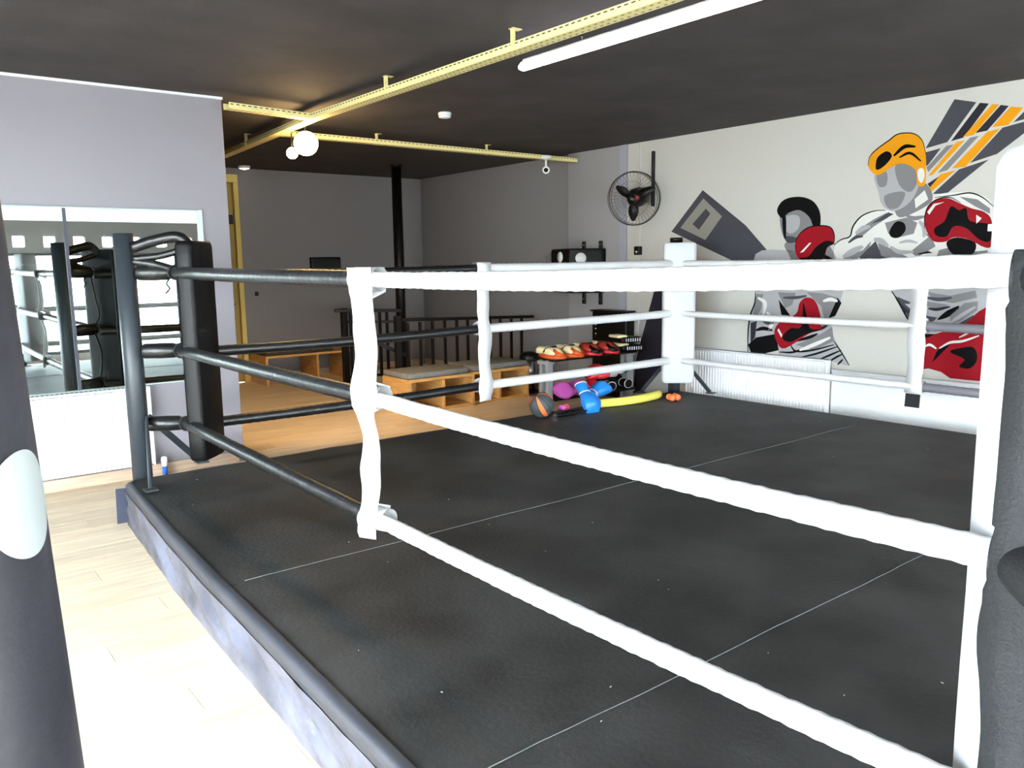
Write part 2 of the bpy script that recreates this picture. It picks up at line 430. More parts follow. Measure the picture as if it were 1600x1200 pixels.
dz = (-.022, .004, -.022)
for i, z in enumerate(RH):
    rope((X0, Y1, z), (X0, FM, z+dz[i]), (X0, Y0, z+(.0, 0, .012)[i]), .004, .012, .034, .0285, m_blk, m_wht, blkl, whtl)
    rope((X0+.02, Y1, z-.02), (SM, Y1, z-.01), (X1, Y1, z), .012, .004, .034, .036, m_blk, m_wht, blkl, whtl)
    rope((X1, Y1, z), (X1, BM, z), (X1, Y0, z), .004, .004, .028, .033, m_wht, m_blklit, whtl, blklitl)
    rope((X0, Y0, z-.012), (NM, Y0, z-.02), (X1, Y0, z), .01, .01, .034, .034, m_wht, m_blklit, whtl, blklitl)
# turnbuckle sleeves from each post to the rope corner
for (q, cx, cy, m_, lb) in ((PL, X0, Y1, m_blk, 'black turnbuckle sleeve'), (PF, X1, Y1, m_wht, 'white turnbuckle sleeve'), (PN, X0, Y0, m_web, 'dark grey turnbuckle sleeve'), (PB, X1, Y0, m_blk, 'black turnbuckle sleeve')):
    for z in RH:
        a = Vector((q[0], q[1], z)); b = Vector((cx, cy, z)); dd = (b-a).normalized()
        tb = MB(); tb.tube([a+dd*.05, a+dd*.07, a+dd*.16, b-dd*.03, b+dd*.005], [.03, .046, .048, .046, .03], 20)
        o = tb.build('turnbuckle', m_, ring); o['label'] = lb
    # padded arms holding the top of the corner pad
sleeve = MB(); a = Vector((1.27, 5.24, 1.665)); b = Vector((1.50, 5.10, 1.725)); c = Vector((1.56, 5.07, 1.66))
sleeve.tube(catmull([a, a.lerp(b, .5)+Vector((0, 0, .012)), b, c], 6), .034, 16)
sleeve.tube(catmull([(1.27, 5.24, 1.60), (1.40, 5.16, 1.615), (1.53, 5.08, 1.655)], 6), .022, 12)
sleeve.tube(catmull([(1.27, 5.25, 1.585), (1.37, 5.17, 1.565), (X0, Y1-.02, 1.53)], 6), .026, 12)
o = sleeve.build('pad_arm', m_blk, ring); o['label'] = 'black padded arm to the corner pad'
# corner pads
def pad(c, dirv, nrm, wd, th, z0, z1, m_, lb):
    c = Vector(c); dv = Vector(dirv).normalized(); nv = Vector(nrm).normalized(); p = MB(); rings = []
    prof = [(-1, -.7), (-.97, -.95), (-.85, -1), (0, -1.04), (.85, -1), (.97, -.95), (1, -.7), (1, .6), (.95, .92), (.8, 1.02), (0, 1.12), (-.8, 1.02), (-.95, .92), (-1, .6)]
    zs = [z0, z0+.004, z0+.02]+[z0+.02+(z1-z0-.05)*k/10 for k in range(1, 11)]+[z1-.012, z1-.002, z1]
    for z in zs:
        e = min(z-z0, z1-z); s = 1 if e > .03 else .86+.14*min(1, (e/.03))**.5
        wv = 1+.012*noise.noise(Vector((z*6, c.x, c.y)))
        rings.append([c+dv*(wd/2*a*s*wv)+nv*(th/2*b*s)+Vector((0, 0, z)) for a, b in prof])
    p.loft(rings); o = p.build('corner_pad', m_, ring); o['label'] = lb; return o
pl = pad((1.575, 5.06, 0), (1, 1, 0), (1, -1, 0), .285, .10, .375, 1.70, m_blkd, 'black upright corner pad')
tb = MB(); tb.tube(catmull([(1.555, 5.085, 1.66), (1.57, 5.065, 1.72), (1.62, 5.02, 1.715)], 5), [.02]*11, 10)
pad((6.10, 5.10, 0), (1, 1, 0), (-1, -1, 0) if False else (-1, -1, 0), .02, .02, .40, .42, m_padw, 'x') if False else None
pf = pad((6.10, 5.12, 0), (1, -1, 0), (-1, -1, 0), .31, .12, .372, 1.712, m_padw, 'white upright corner pad')
pn = pad((1.648, .486, 0), (1, -1, 0), (1, 1, 0), .29, .11, .36, 1.735, m_padw, 'white upright corner pad')
pb = pad((5.98, .62, 0), (1, 1, 0), (-1, 1, 0), .29, .11, .375, 1.69, m_blkd, 'black upright corner pad')
MB().obox((1.658, .486, 1.60), (.103, -.103, 0), (.041, .041, 0), (0, 0, .006)).build('band', m_wht, pn)
for z in (.62, 1.0, 1.45): MB().obox((6.155, 5.175, z), (.09, -.09, 0), (.012, .012, 0), (0, 0, .012)).build('pad_tie', m_wht, pf)
MB().cyl(PF, .062, 1.725, 1.765, 28).build('post_cap', m_blackp, ring)['label'] = 'black cap on the far post'
# cord on the left corner
cd_ = MB()
cd_.tube(catmull([(X0, Y1-.045, 1.52), (X0+.03, Y1-.06, 1.3), (X0+.045, Y1-.05, 1.15), (X0+.0, Y1-.05, 1.04), (X0+.04, Y1-.06, .85), (X0+.03, Y1-.06, .7), (X0, Y1-.045, .59)], 8), .008, 8)
for z in RH:
    cd_.tube([(X0+.042*math.cos(a), Y1-.04, z+.042*math.sin(a)) for a in [k*math.pi/8 for k in range(16)]], .007, 6, closed=True)
cd_.tube(catmull([(X0-.03, Y1-.02, 1.48), (X0-.05, Y1-.02, 1.45), (X0-.035, Y1-.02, 1.42), (X0-.06, Y1-.02, 1.39)], 5), .006, 6)
cd_.build('corner_cord', m_web, ring)['label'] = 'thin grey cord tying the three ropes'
# vertical spacer straps
def ribbon(pts, wid, th=.004):     # pts: (centre, across-vector)
    m_ = MB(); rings = []
    for (c, ac) in pts:
        c = Vector(c); ac = Vector(ac); rings.append((c, ac))
    n = len(rings); out = []
    for i, (c, ac) in enumerate(rings):
        t = (rings[min(i+1, n-1)][0]-rings[max(i-1, 0)][0]).normalized(); nv = ac.normalized().cross(t).normalized()
        h = ac.normalized()*(ac.length*wid/2)
        out.append([c-h-nv*th/2, c+h-nv*th/2, c+h+nv*th/2, c-h+nv*th/2])
    m_.loft(out); return m_
def strap(name, c3, across, wid, zs, m_, lb, off, wob=.012, rr=.046, tail=.06, seed=0, tailmat=None):
    across = Vector(across).normalized(); off = Vector(off).normalized(); pts = []; Z = zs[2]+rr; Zb = zs[0]-tail; N = 46
    for i in range(N+1):
        z = Z+(Zb-Z)*i/N
        near = min(abs(z-q) for q in zs); o_ = rr if near < .05 else rr*max(.55, 1-(near-.05)*5)
        c = Vector(c3)+off*(o_)+across*(wob*noise.noise(Vector((z*5, seed, 0)))*2)
        c.z = z
        tw = .35*noise.noise(Vector((z*4, seed+9, 0)))
        ac = (across*math.cos(tw)+off*math.sin(tw)*.8)*(1+.22*noise.noise(Vector((z*6, seed+4, 1))))
        if near > .06: ac *= .93
        if z < zs[1]-.05 and seed == 1: ac *= .78
        pts.append((c, ac))
    m2 = ribbon(pts, wid)
    # back leaf
    pts2 = [(c-off*(2*rr*(1 if min(abs(c.z-q) for q in zs) < .05 else .25))+across*.012, ac*.9) for c, ac in pts[:-3]]
    rb = ribbon(pts2, wid); n0 = len(m2.v); m2.v += rb.v; m2.f += [tuple(n0+k for k in f) for f in rb.f]; m2.mi += rb.mi; m2.sm += rb.sm
    # loops hugging each rope
    for q in zs:
        vs = []; fs = []; n = 20
        for k in range(n):
            a = 2*math.pi*k/n; d1 = off*math.cos(a)*(rr+.001)+Vector((0, 0, math.sin(a)*(rr+.001)))
            base = Vector((c3[0], c3[1], q))+d1; vs += [base-across*wid*.52, base+across*wid*.52]
        for k in range(n): fs.append((2*k, 2*k+1, (2*k+3) % (2*n), (2*k+2) % (2*n)))
        m2.add(vs, fs, True)
    o = m2.build(name, m_, ring); o['label'] = lb; return o
zf = (RH[0]-.022, RH[1]+.004, RH[2]-.022)
strap('spacer_strap', (X0, FM-.035, 0), (-.5, 1, 0), .105, zf, m_wht, 'crumpled white strap where black rope meets white', (-1, -.25, 0), wob=.014, rr=.044, tail=.07, seed=1)
strap('spacer_strap', (SM, Y1, 0), (1, 0, 0), .125, (RH[0]-.01, RH[1]-.01, RH[2]-.01), m_wht, 'white strap on the far left ropes', (0, -1, 0), wob=.01, rr=.046, tail=.12, seed=3)
strap('spacer_strap', (X1, BM, 0), (0, 1, 0), .13, RH, m_wht, 'white strap on the ropes before the mural', (-1, 0, 0), wob=.003, rr=.04, tail=.05, seed=5)
o = MB().obox((X1-.035, BM, RH[0]-.105), (.004, 0, 0), (0, .055, 0), (.004, 0, .05)).build('strap_tail', m_blackp, ring, bevel=.002, seg=1); o['label'] = 'black strap end'
strap('spacer_strap', (NM, Y0, 0), (1, 0, 0), .12, RH, m_wht, 'white strap on the ropes by the windows', (0, 1, 0), wob=.003, rr=.042, tail=.05, seed=6)
strap('corner_strap', (X0-.01, Y0-.014, 0), (-.25, 1, 0), .09, RH, m_web, 'dark grey webbing strap looped round the rope ends', (-1, -.2, 0), wob=.006, rr=.043, tail=.12, seed=8)

# ================================================================ LEFT WALL FITTINGS
mr = thing('wall_mirror', 'large wall mirror with pale top band above the white radiator', 'mirror', (1.2, YL, 1.3))
MB().box(.18, 2.0, YL-.012, YL-.004, .70, 1.955).build('mirror_glass', m_mirror, mr)
MB().box(.18, 2.0, YL-.016, YL-.0125, 1.868, 1.955).build('top_band', mat('frosted_band', (214, 240, 234), .35), mr)['label'] = 'pale frosted top band'
f = MB(); f.box(2.0, 2.04, YL-.022, YL, .69, 1.97).box(.16, 2.04, YL-.02, YL, 1.955, 1.967).box(.16, 2.04, YL-.02, YL, .688, .70).box(.16, .18, YL-.02, YL, .69, 1.97)
f.build('mirror_frame', mat('brushed_edge', (150, 160, 158), .35, .6), mr, bevel=.002, seg=1)
MB().box(1.100, 1.122, YL-.020, YL-.0165, .70, 1.955).build('joint_strip', mat('dark_joint', (58, 60, 72), .5), mr)
def radiator(label, x0, x1, z0, z1, pos, along):
    t = thing('radiator', label, 'radiator', pos)
    L = x1-x0; vs = MB()
    def P(a, dpt, z): return (x0+a, pos[1]-dpt, z) if along == 'x' else (pos[0]-dpt, x0+a, z)
    # ribbed front panel: corrugated profile
    prof = []; step = .0333; n = int(L/step); step = L/n
    for i in range(n):
        a = i*step; prof += [(a, .085), (a+step*.28, .085), (a+step*.42, .077), (a+step*.80, .077), (a+step*.92, .085)]
    prof.append((L, .085))
    front = [P(a, d_, z0+.012) for a, d_ in prof]; top = [P(a, d_, z1-.02) for a, d_ in prof]
    n = len(prof); back0 = [P(a, .06, z0+.012) for a, _ in prof]; back1 = [P(a, .06, z1-.02) for a, _ in prof]
    vv = front+top+back0+back1; ff = []
    for i in range(n-1):
        ff += [(i, i+1, n+i+1, n+i), (2*n+i, 3*n+i, 3*n+i+1, 2*n+i+1), (i, 2*n+i, 2*n+i+1, i+1), (n+i, n+i+1, 3*n+i+1, 3*n+i)]
    ff += [(0, n, 3*n, 2*n), (n-1, 3*n-1, 4*n-1, 2*n-1)]
    vs.add(vv, ff); vs.build('ribbed_panel', m_white, t)
    b = MB()
    def bx(a0, a1, d0, d1, za, zb):
        if along == 'x': b.box(x0+a0, x0+a1, pos[1]-d1, pos[1]-d0, za, zb)
        else: b.box(pos[0]-d1, pos[0]-d0, x0+a0, x0+a1, za, zb)
    bx(0, L, .012, .03, z0, z1-.01); bx(-.008, .0, .01, .09, z0, z1); bx(L, L+.008, .01, .09, z0, z1)
    bx(-.008, L+.008, .01, .09, z1-.006, z1)
    b.build('casing', m_white, t, bevel=.002, seg=1)
    g = MB(); k = int(L/.03)
    for i in range(k):
        a = (i+.25)*L/k
        if along == 'x': g.box(x0+a, x0+a+.018, pos[1]-.07, pos[1]-.025, z1, z1+.0012)
        else: g.box(pos[0]-.07, pos[0]-.025, x0+a, x0+a+.018, z1, z1+.0012)
    o = g.build('grille_slots', mat('grille_shadow_grey', (120, 124, 130), .6), t); o['kind'] = 'stuff'
    return t
r1 = radiator('white ribbed radiator under the wall mirror', .40, 1.545, .10, .69, (.9, YL-.008, .3), 'x')
vv = thing('radiator_valve', 'small white and blue radiator valve beside the mirror radiator', 'valve', (1.6, 6.27, .1))
MB().lathe((1.62, 6.255, .075), [(.0, .075), (.02, .072), (.024, .05), (.022, .02), (.016, 0)], 16).build('valve_head', m_white, vv)
MB().cyl((1.62, 6.255), .018, 0, .075, 16).build('valve_body', m_bluecap, vv)
radiator('white ribbed radiator on the mural wall, behind the far ropes', 3.86, 5.42, .10, .655, (XR-.004, 4.6, .3), 'y')

# ================================================================ CEILING FITTINGS
tray = thing('cable_tray', 'cream perforated cable tray crossing under the dark ceiling', 'cable tray', (2.95, 6, 2.7))
def traybar(a, b, w=.085, h=.042, slots=True):
    a = Vector(a); b = Vector(b); d_ = (b-a).normalized(); s_ = d_.cross(Vector((0, 0, 1))).normalized(); L = (b-a).length
    t = MB(); mid = (a+b)/2
    t.obox(mid, d_*L/2, s_*w/2, (0, 0, .002))
    for q in (-1, 1): t.obox(mid+s_*q*w/2+Vector((0, 0, h/2)), d_*L/2, s_*.002, (0, 0, h/2))
    o = t.build('tray_channel', m_tray, tray)
    sl = MB(); n = int(L/.045)
    for i in range(n):
        c = a+d_*(i+.5)*L/n
        for q in (-1, 1): sl.obox(c+s_*q*(w/2+.0022)+Vector((0, 0, h*.72)), d_*.013, s_*.0006, (0, 0, .0035))
        for q in (-.25, .25): sl.obox(c+s_*q*w-Vector((0, 0, .0024)), d_*.009, s_*.003, (0, 0, .0005))
    o2 = sl.build('perforation', m_traydk, o); o2['kind'] = 'stuff'
    return o
TZ = 2.695
traybar((2.945, .4, TZ), (2.945, 6.24, TZ)); traybar((2.945, 6.24, TZ), (3.13, 8.9, TZ))
traybar((2.22, 6.16, TZ+.002), (2.92, 6.25, TZ+.002)); traybar((3.03, 7.15, TZ+.003), (XR-.02, 7.19, TZ+.003))
for p in ((2.90, 2.1), (2.90, 3.62), (2.90, 5.0), (4.05, 7.20), (5.4, 7.22), (3.02, 7.9)):
    hb = MB(); hb.box(p[0]-.014, p[0]+.014, p[1]-.004, p[1]+.004, TZ, ZC).box(p[0]-.014, p[0]+.05, p[1]-.02, p[1]+.02, ZC-.004, ZC)
    hb.build('hanger', m_tray, tray)
tl = thing('tube_light', 'glowing white tube light under the dark ceiling', 'light', (3.21, 2.8, 2.72))
tb = MB(); tb.tube([(3.20, 3.93, 2.70), (3.20, 3.9, 2.70), (3.215, .9, 2.70), (3.215, .87, 2.70)], [.014, .027, .027, .014], 18); tb.build('tube', m_tube, tl)
MB().box(3.175, 3.24, .9, 3.88, 2.72, 2.735).build('housing', m_white, tl, bevel=.004, seg=1)
for yy in (1.4, 3.4): MB().cyl((3.207, yy), .003, 2.735, ZC, 8).build('suspension', m_steel, tl)
# twin warm spot lamps below the tray crossing
sp = thing('track_spotlight', 'warm glowing twin spotlight hanging below the cable tray crossing', 'light', (3.03, 6.6, 2.69))
def lamp(c, r, zt):
    c = Vector(c); t_ = (CAM-c).normalized(); t_ = Vector((t_.x, t_.y, -.35)).normalized()
    hd = MB(); hd.lathe(c-t_*.06, [(.0, -.03), (r*.55, -.03), (r*.75, .0), (r*.95, .045)], 20, t_); hd.tube([c-t_*.07, (c.x, c.y, zt)], .006, 8)
    ho = hd.build('lamp_head', m_dark, sp)
    g = MB(); g.lathe(c-t_*.02, [(r*math.sin(a), -r*math.cos(a)) for a in [k*math.pi/12 for k in range(1, 13)]], 24, t_); g.build('bulb', m_bulb, ho)
lamp((3.009, 6.54, 2.55), .10, TZ); lamp((3.064, 6.95, 2.52), .05, TZ)
o = light('spot_lamp_beam', 'SPOT', (3.0, 6.75, 2.42), 200, (1, .66, .31), spot_size=R(95), spot_blend=.7, shadow_soft_size=.08); aim(o, (3.7, 8.0, 0)); o.parent = sp; o.matrix_parent_inverse = Matrix.Translation(-sp.location)
o = light('spot_lamp_glow', 'POINT', (2.98, 6.42, 2.45), 14, (1, .62, .28), shadow_soft_size=.08); o.parent = sp; o.matrix_parent_inverse = Matrix.Translation(-sp.location)
dl = thing('ceiling_downlight', 'small lit round downlight on the ceiling by the back wall', 'light', (3.93, 10.4, ZC))
MB().lathe((3.93, 10.4, ZC), [(.0, -.001), (.075, -.001), (.075, -.03), (.06, -.034)], 24).build('rim', m_white, dl)
MB().lathe((3.93, 10.4, ZC), [(.0, -.045), (.03, -.043), (.06, -.033)], 24).build('diffuser', m_spot, dl)
sd = thing('smoke_detector', 'white round smoke detector on the dark ceiling', 'smoke detector', (3.93, 5.83, ZC))
MB().lathe((3.98, 5.9, ZC), [(.0, -.001), (.055, -.001), (.058, -.02), (.05, -.024)], 28).build('base', m_white, sd)
MB().lathe((3.98, 5.9, ZC), [(.05, -.026), (.052, -.04), (.035, -.046), (.0, -.046)], 28).build('cap', m_white, sd)
cc = thing('security_camera', 'white dome-mounted security camera below the cable tray end', 'camera', (6.05, 7.05, 2.66))
cp = at(853, 250, 'y', 7.1)
MB().lathe(cp+Vector((0, 0, .0)), [(.0, .045), (.055, .045), (.055, .02), (.03, .005), (.012, .0)], 20).build('mount', m_white, cc)
MB().tube([cp, cp-Vector((0, 0, .08))], .011, 10).build('stem', m_white, cc)
cb = cp-Vector((0, .0, .11)); dv = (CAM-cb).normalized()
MB().lathe(cb, [(.0, -.06), (.03, -.06), (.04, -.03), (.042, .03), (.028, .034), (.026, .026), (0, .026)], 20, dv).build('camera_body', m_white, cc)
MB().lathe(cb, [(.0, .0285), (.024, .0285), (.024, .026)], 16, dv).build('lens', m_blackp, cc)

# ================================================================ FAN
fan = thing('wall_fan', 'black industrial wall fan with wire cage beside the mural', 'fan', (6.6, 5.95, 2.2))
fc = Vector((6.33, 5.93, 2.185)); fn = Vector((-.90, -.42, -.16)).normalized()
fq = fn.cross(Vector((0, 0, 1))).normalized(); fu = fq.cross(fn).normalized()
def fp(r, a, d_): return fc+(fq*math.cos(a)+fu*math.sin(a))*r+fn*d_
RF = .272
rims = MB()
for r, d_, t in ((RF, .0, .0055), (RF*.985, .055, .003), (RF*.985, -.055, .003)):
    rims.tube([fp(r, 2*math.pi*k/48, d_) for k in range(48)], t, 6, closed=True)
rims.build('cage_rim', m_dark, fan)
wires = MB()
for k in range(40):
    a = 2*math.pi*k/40
    wires.tube([fp(.05, a, .085), fp(.16, a+.12, .078), fp(RF, a+.25, .01)], .0011, 3, cap=False)
    wires.tube([fp(.07, a, -.08), fp(.16, a, -.075), fp(RF, a, -.01)], .0011, 3, cap=False)
for r in (.1, .18): wires.tube([fp(r, 2*math.pi*k/40, .082) for k in range(40)], .0014, 4, closed=True)
o = wires.build('cage_wires', m_dark, fan); o['kind'] = 'stuff'
for q in (R(155), R(275), R(35)):
    bl = MB(); rings = []
    for i in range(7):
        t = i/6; r = .05+t*.18; wd = .045*math.sin(math.pi*(.22+.70*t))*1.2; tw = .5-.25*t
        c = fp(r, q, 0); tang = (-fq*math.sin(q)+fu*math.cos(q)); ac = (tang*math.cos(tw)+fn*math.sin(tw))*wd; nn = (tang*math.cos(tw)+fn*math.sin(tw)).cross(fn).normalized()*.001+fn*.002
        rings.append([c-ac-nn, c+ac-nn, c+ac+nn, c-ac+nn])
    bl.loft(rings); bl.build('blade', m_blackp, fan)
MB().lathe(fc, [(.0, .095), (.045, .092), (.05, .07), (.05, .04)], 20, fn).build('badge', m_dark, fan)
mo = MB(); mo.lathe(fc, [(.0, .03), (.06, .025), (.085, -.03), (.10, -.07), (.10, -.20), (.08, -.235), (0, -.24)], 24, fn)
mo.build('motor', m_blackp, fan)
rb_ = fp(.05, R(165), .07)
MB().lathe(rb_, [(0, .012), (.025, .01), (.03, 0), (.028, -.02)], 14, fn).build('red_cap', m_redd, fan)['label'] = 'dark red knob'
back = fc-fn*.2
MB().bar(back, (6.62, back.y+.05, back.z+.04), .05, .05).build('arm', m_dark, fan, bevel=.004, seg=1)
MB().box(6.655, XR, 5.962, 5.99, 2.12, 2.69).build('rail', m_dark, fan, bevel=.003, seg=1)
sw = thing('fan_switch_box', 'small black fan switch box on the wall below the fan', 'switch', (6.66, 5.85, 1.66))
sc_ = at(997, 392, 'x', 6.66)
MB().box(6.63, XR, sc_.y-.04, sc_.y+.04, sc_.z-.045, sc_.z+.05).build('box', m_blackp, sw, bevel=.01, seg=2)
MB().lathe((6.63, sc_.y, sc_.z-.01), [(0, .014), (.018, .012), (.02, 0)], 14, (-1, 0, 0)).build('dial', m_chrome, sw)
MB().tube([(6.68, sc_.y+.02, sc_.z+.05), (6.68, sc_.y+.02, sc_.z+.33)], .004, 6).build('cord', m_web, sw)
# thin white conduit down the wall edge
structure(MB().box(XR-.012, XR, 6.17, 6.195, .6, ZC).build('trim_3', m_wallW))

# ================================================================ WALL PUNCH TARGET AND BOARD
wt = thing('wall_punch_pad', 'black padded punching target with two white discs fixed to the grey pier', 'punch pad', (6.5, 6.95, 1.4))
a_ = Vector((6.40, 7.32, 0)); b_ = Vector((6.30, 6.895, 0)); c_ = Vector((6.60, 6.67, 0)); zt, zb = 1.695, 1.19
g = MB(); poly = [(6.675, 7.30), (a_.x, a_.y), (b_.x, b_.y), (c_.x, c_.y), (6.675, 6.67)]
g.prism([(x, y, zb) for x, y in poly], 0, (0, 0, zt-zb)); g.build('padded_body', m_blkd, wt, bevel=.02, seg=3)
def disc(pc, pd, t, z, r):
    p = pc.lerp(pd, t); d_ = (pd-pc).normalized(); nn = Vector((d_.y, -d_.x, 0)); nn = nn if nn.dot(CAM-p) > 0 else -nn
    MB().lathe((p.x, p.y, z), [(0, .006), (r*.95, .006), (r, .0)], 28, nn).build('target_disc', m_wht, wt)['label'] = 'white round target'
disc(a_, b_, .52, 1.60, .062); disc(b_, c_, .36, 1.585, .062)
st = MB(); st.box(6.35, 6.42, 7.25, 7.33, 1.25, 1.62)
MB().prism([(6.42, 7.34, 1.30), (6.38, 7.40, 1.36), (6.38, 7.40, 1.60), (6.42, 7.34, 1.67)], 0, (.1, .02, 0)).build('side_wing', mat('dark_grey_vinyl', (70, 66, 66), .6), wt, bevel=.006, seg=1)
for u, us in ((912, 910), (938, 936)):
    p = at(u, 385, 'x', 6.66); MB().box(6.655, 6.678, p.y-.026, p.y+.026, 1.05, 1.78).build('strap', m_blackp, wt, bevel=.004, seg=1)
    for z in (1.735, 1.11): MB().lathe((6.655, p.y, z), [(0, .004), (.009, .002), (.009, 0)], 10, (-1, 0, 0)).build('bolt', m_chrome, wt)
bd = thing('low_wall_pad', 'tall black wall pad standing behind the glove rack', 'wall pad', (6.55, 6.5, 0))
p1 = at(925, 487, 'x', 6.52); p2 = at(978, 485, 'x', 6.52)
MB().box(6.52, 6.66, p2.y, p1.y, .02, .98).build('pad_body', m_blackp, bd, bevel=.012, seg=2)
MB().box(6.50, 6.67, p2.y-.005, p1.y+.01, .98, 1.0).build('top_cap', m_dark, bd)
for v in (507, 513, 521):
    p = at(930.5, v, 'x', 6.515); MB().lathe(p, [(0, .004), (.011, .003), (.012, 0)], 12, (-1, 0, 0)).build('rivet', m_chrome, bd)

# ================================================================ LOBBY
pp = thing('black_pipe', 'slim black ceiling-high pipe in front of the rear wall corner', 'pipe', (5.50, 9.30, 0))
MB().cyl((5.50, 9.30), .064, 0, ZC, 24).build('pipe_shaft', m_blackp, pp)
MB().lathe((5.50, 9.30, ZC), [(.064, -.03), (.085, -.028), (.085, -.001)], 24).build('collar', m_blackp, pp)
pn_ = thing('wall_panel_box', 'small black box mounted on the rear grey wall', 'wall box', (5.1, YB, 1.5))
MB().box(4.88, 5.33, YB-.07, YB, 1.38, 1.655).build('box_body', m_blackp, pn_, bevel=.01, seg=2)
MB().box(4.9, 5.31, YB-.078, YB-.068, 1.40, 1.635).build('box_front', m_dark, pn_, bevel=.003, seg=1)
ls = thing('light_switch', 'small dark light switch on the rear grey wall', 'switch', (4.1, YB, 1.17))
MB().box(4.055, 4.135, YB-.01, YB, 1.135, 1.22).build('switch_plate', m_wallG2, ls, bevel=.002, seg=1)
MB().box(4.075, 4.128, YB-.016, YB-.009, 1.145, 1.208).build('rocker', m_blackp, ls, bevel=.002, seg=1)
# stair railing
rl = thing('stair_railing', 'black metal stair railing with upright balusters behind the pine benches', 'railing', (5.4, 7.8, 0))
RY = 7.78
MB().bar((4.62, RY, .935), (6.5, RY, .875), .045, .035).build('handrail', m_blackp, rl, bevel=.004, seg=1)
MB().bar((4.62, RY, .12), (6.5, RY, .10), .03, .025).build('bottom_rail', m_blackp, rl)
for u in (638, 657, 676, 695.5, 714, 731, 749, 766, 782, 799, 815):
    p = at(u, 530, 'y', RY); MB().box(p.x-.013, p.x+.013, RY-.013, RY+.013, .1, .90).build('baluster', m_blackp, rl)
MB().box(4.52, 4.58, RY-.03, RY+.03, 0, .98).build('newel_post', m_blackp, rl)
rl2 = thing('stair_handrail', 'black double handrail at the stair head right of the small bench', 'railing', (4.7, 8.9, 0))
n1 = Vector((4.724, 9.40, 0)); n2 = Vector((4.70, 8.2, 0)); n3 = Vector((5.42, 9.2, 0))
MB().box(n1.x-.035, n1.x+.035, n1.y-.035, n1.y+.035, 0, 1.0).build('newel_post', m_blackp, rl2)
MB().bar((4.60, 9.40, .975), (5.45, 9.22, .945), .05, .04).build('handrail', m_blackp, rl2, bevel=.004, seg=1)
MB().bar((4.70, 9.40, .83), (5.45, 9.22, .80), .03, .03).build('mid_rail', m_blackp, rl2)
MB().bar((4.72, 9.40, .12), (5.45, 9.22, .12), .03, .03).build('bottom_rail', m_blackp, rl2)
for u in (546, 592, 603): 
    p = at(u, 500, 'y', 9.3); MB().box(p.x-.015, p.x+.015, 9.26, 9.29, .1, .96).build('baluster', m_blackp, rl2)
MB().bar((4.95, 9.3, .62), (5.5, 9.18, .35), .04, .05).build('stair_string', m_blackp, rl2)
# benches
def bench(label, x0, x1, y0, y1, h, bays, cush, cm, group=None):
    t = thing('wooden_bench', label, 'bench', ((x0+x1)/2, (y0+y1)/2, 0), group); th = .03
    MB().box(x0, x1, y0, y1, h-th, h).build('top_board', m_ply, t, bevel=.002, seg=1)
    MB().box(x0, x1, y0+.004, y1, .0, .035).build('bottom_board', m_ply, t)
    for xx in bays: MB().box(xx, xx+th, y0+.002, y1, .035, h-th).build('upright', m_ply, t, bevel=.001, seg=1)
    MB().box(x0+.01, x1-.01, y1-.012, y1, .035, h-th).build('back_board', m_ply, t)
    return t
def cushion(label, x0, x1, y0, y1, z0, m_, th=.065):
    c = MB(); c.box(x0, x1, y0, y1, z0, z0+th)
    t = thing('bench_cushion', label, 'cushion', ((x0+x1)/2, (y0+y1)/2, z0), 'seat cushions on the wooden benches')
    c.build('foam_pad', m_, t, bevel=.024, seg=3)
    pts = [(x0+.002, y0+.002), (x1-.002, y0+.002), (x1-.002, y1-.002), (x0+.002, y1-.002)]
    MB().tube([(x, y, z0+.016) for x, y in pts], .004, 6, closed=True).build('piping', m_, t)
b1 = bench('pine bench with two cubbies, nearer the stair and left of the strap', 4.285, 5.11, 7.13, 7.68, .36, (4.285, 4.70, 5.08), 1, 1, 'pine benches in front of the stair railing')
b2 = bench('pine bench with two cubbies, beside the steel bin', 5.125, 5.93, 7.18, 7.70, .362, (5.125, 5.49, 5.90), 1, 1, 'pine benches in front of the stair railing')
cushion('grey seat cushion on the pine bench left of the second strap', 4.28, 5.06, 7.14, 7.66, .36, m_cush)
cushion('grey seat cushion on the pine bench beside the steel bin', 5.13, 5.92, 7.19, 7.69, .362, m_cush)
b3 = thing('wooden_bench', 'small pine bench against the rear wall below the light switch', 'bench', (4.6, 10.4, 0))
MB().box(3.955, 5.17, 10.12, 10.67, .355, .385).build('top_board', m_ply, b3, bevel=.002, seg=1)
for xx in (3.955, 4.66): MB().box(xx, xx+.03, 10.125, 10.67, 0, .355).build('upright', m_ply, b3)
MB().box(5.10, 5.13, 10.125, 10.67, 0, .355).build('upright', m_ply, b3)
MB().box(3.985, 4.66, 10.45, 10.62, .03, .075).build('stretcher', m_ply, b3)
cushion('dark olive cushion on the small bench against the rear wall', 3.96, 4.92, 10.13, 10.66, .385, m_cushd, .07)
bn = thing('pedal_bin', 'steel pedal bin with black domed lid beside the pine bench', 'bin', (6.13, 7.42, 0))
MB().lathe((6.13, 7.42, 0), [(0, .03), (.108, .03), (.108, .40), (.10, .405)], 32).build('steel_body', m_steel, bn)
MB().lathe((6.13, 7.42, 0), [(0, .001), (.112, .001), (.112, .03), (.105, .034)], 32).build('base_ring', m_blackp, bn)
MB().lathe((6.13, 7.42, 0), [(.116, .395), (.118, .43), (.105, .465), (.06, .49), (0, .497)], 32).build('lid', m_blackp, bn)
MB().box(6.10, 6.16, 7.27, 7.32, .01, .02).build('pedal', m_blackp, bn)
MB().tube([(6.03, 7.36, .39), (6.02, 7.33, .36), (6.06, 7.315, .34)], .006, 6).build('carry_handle', m_chrome, bn)

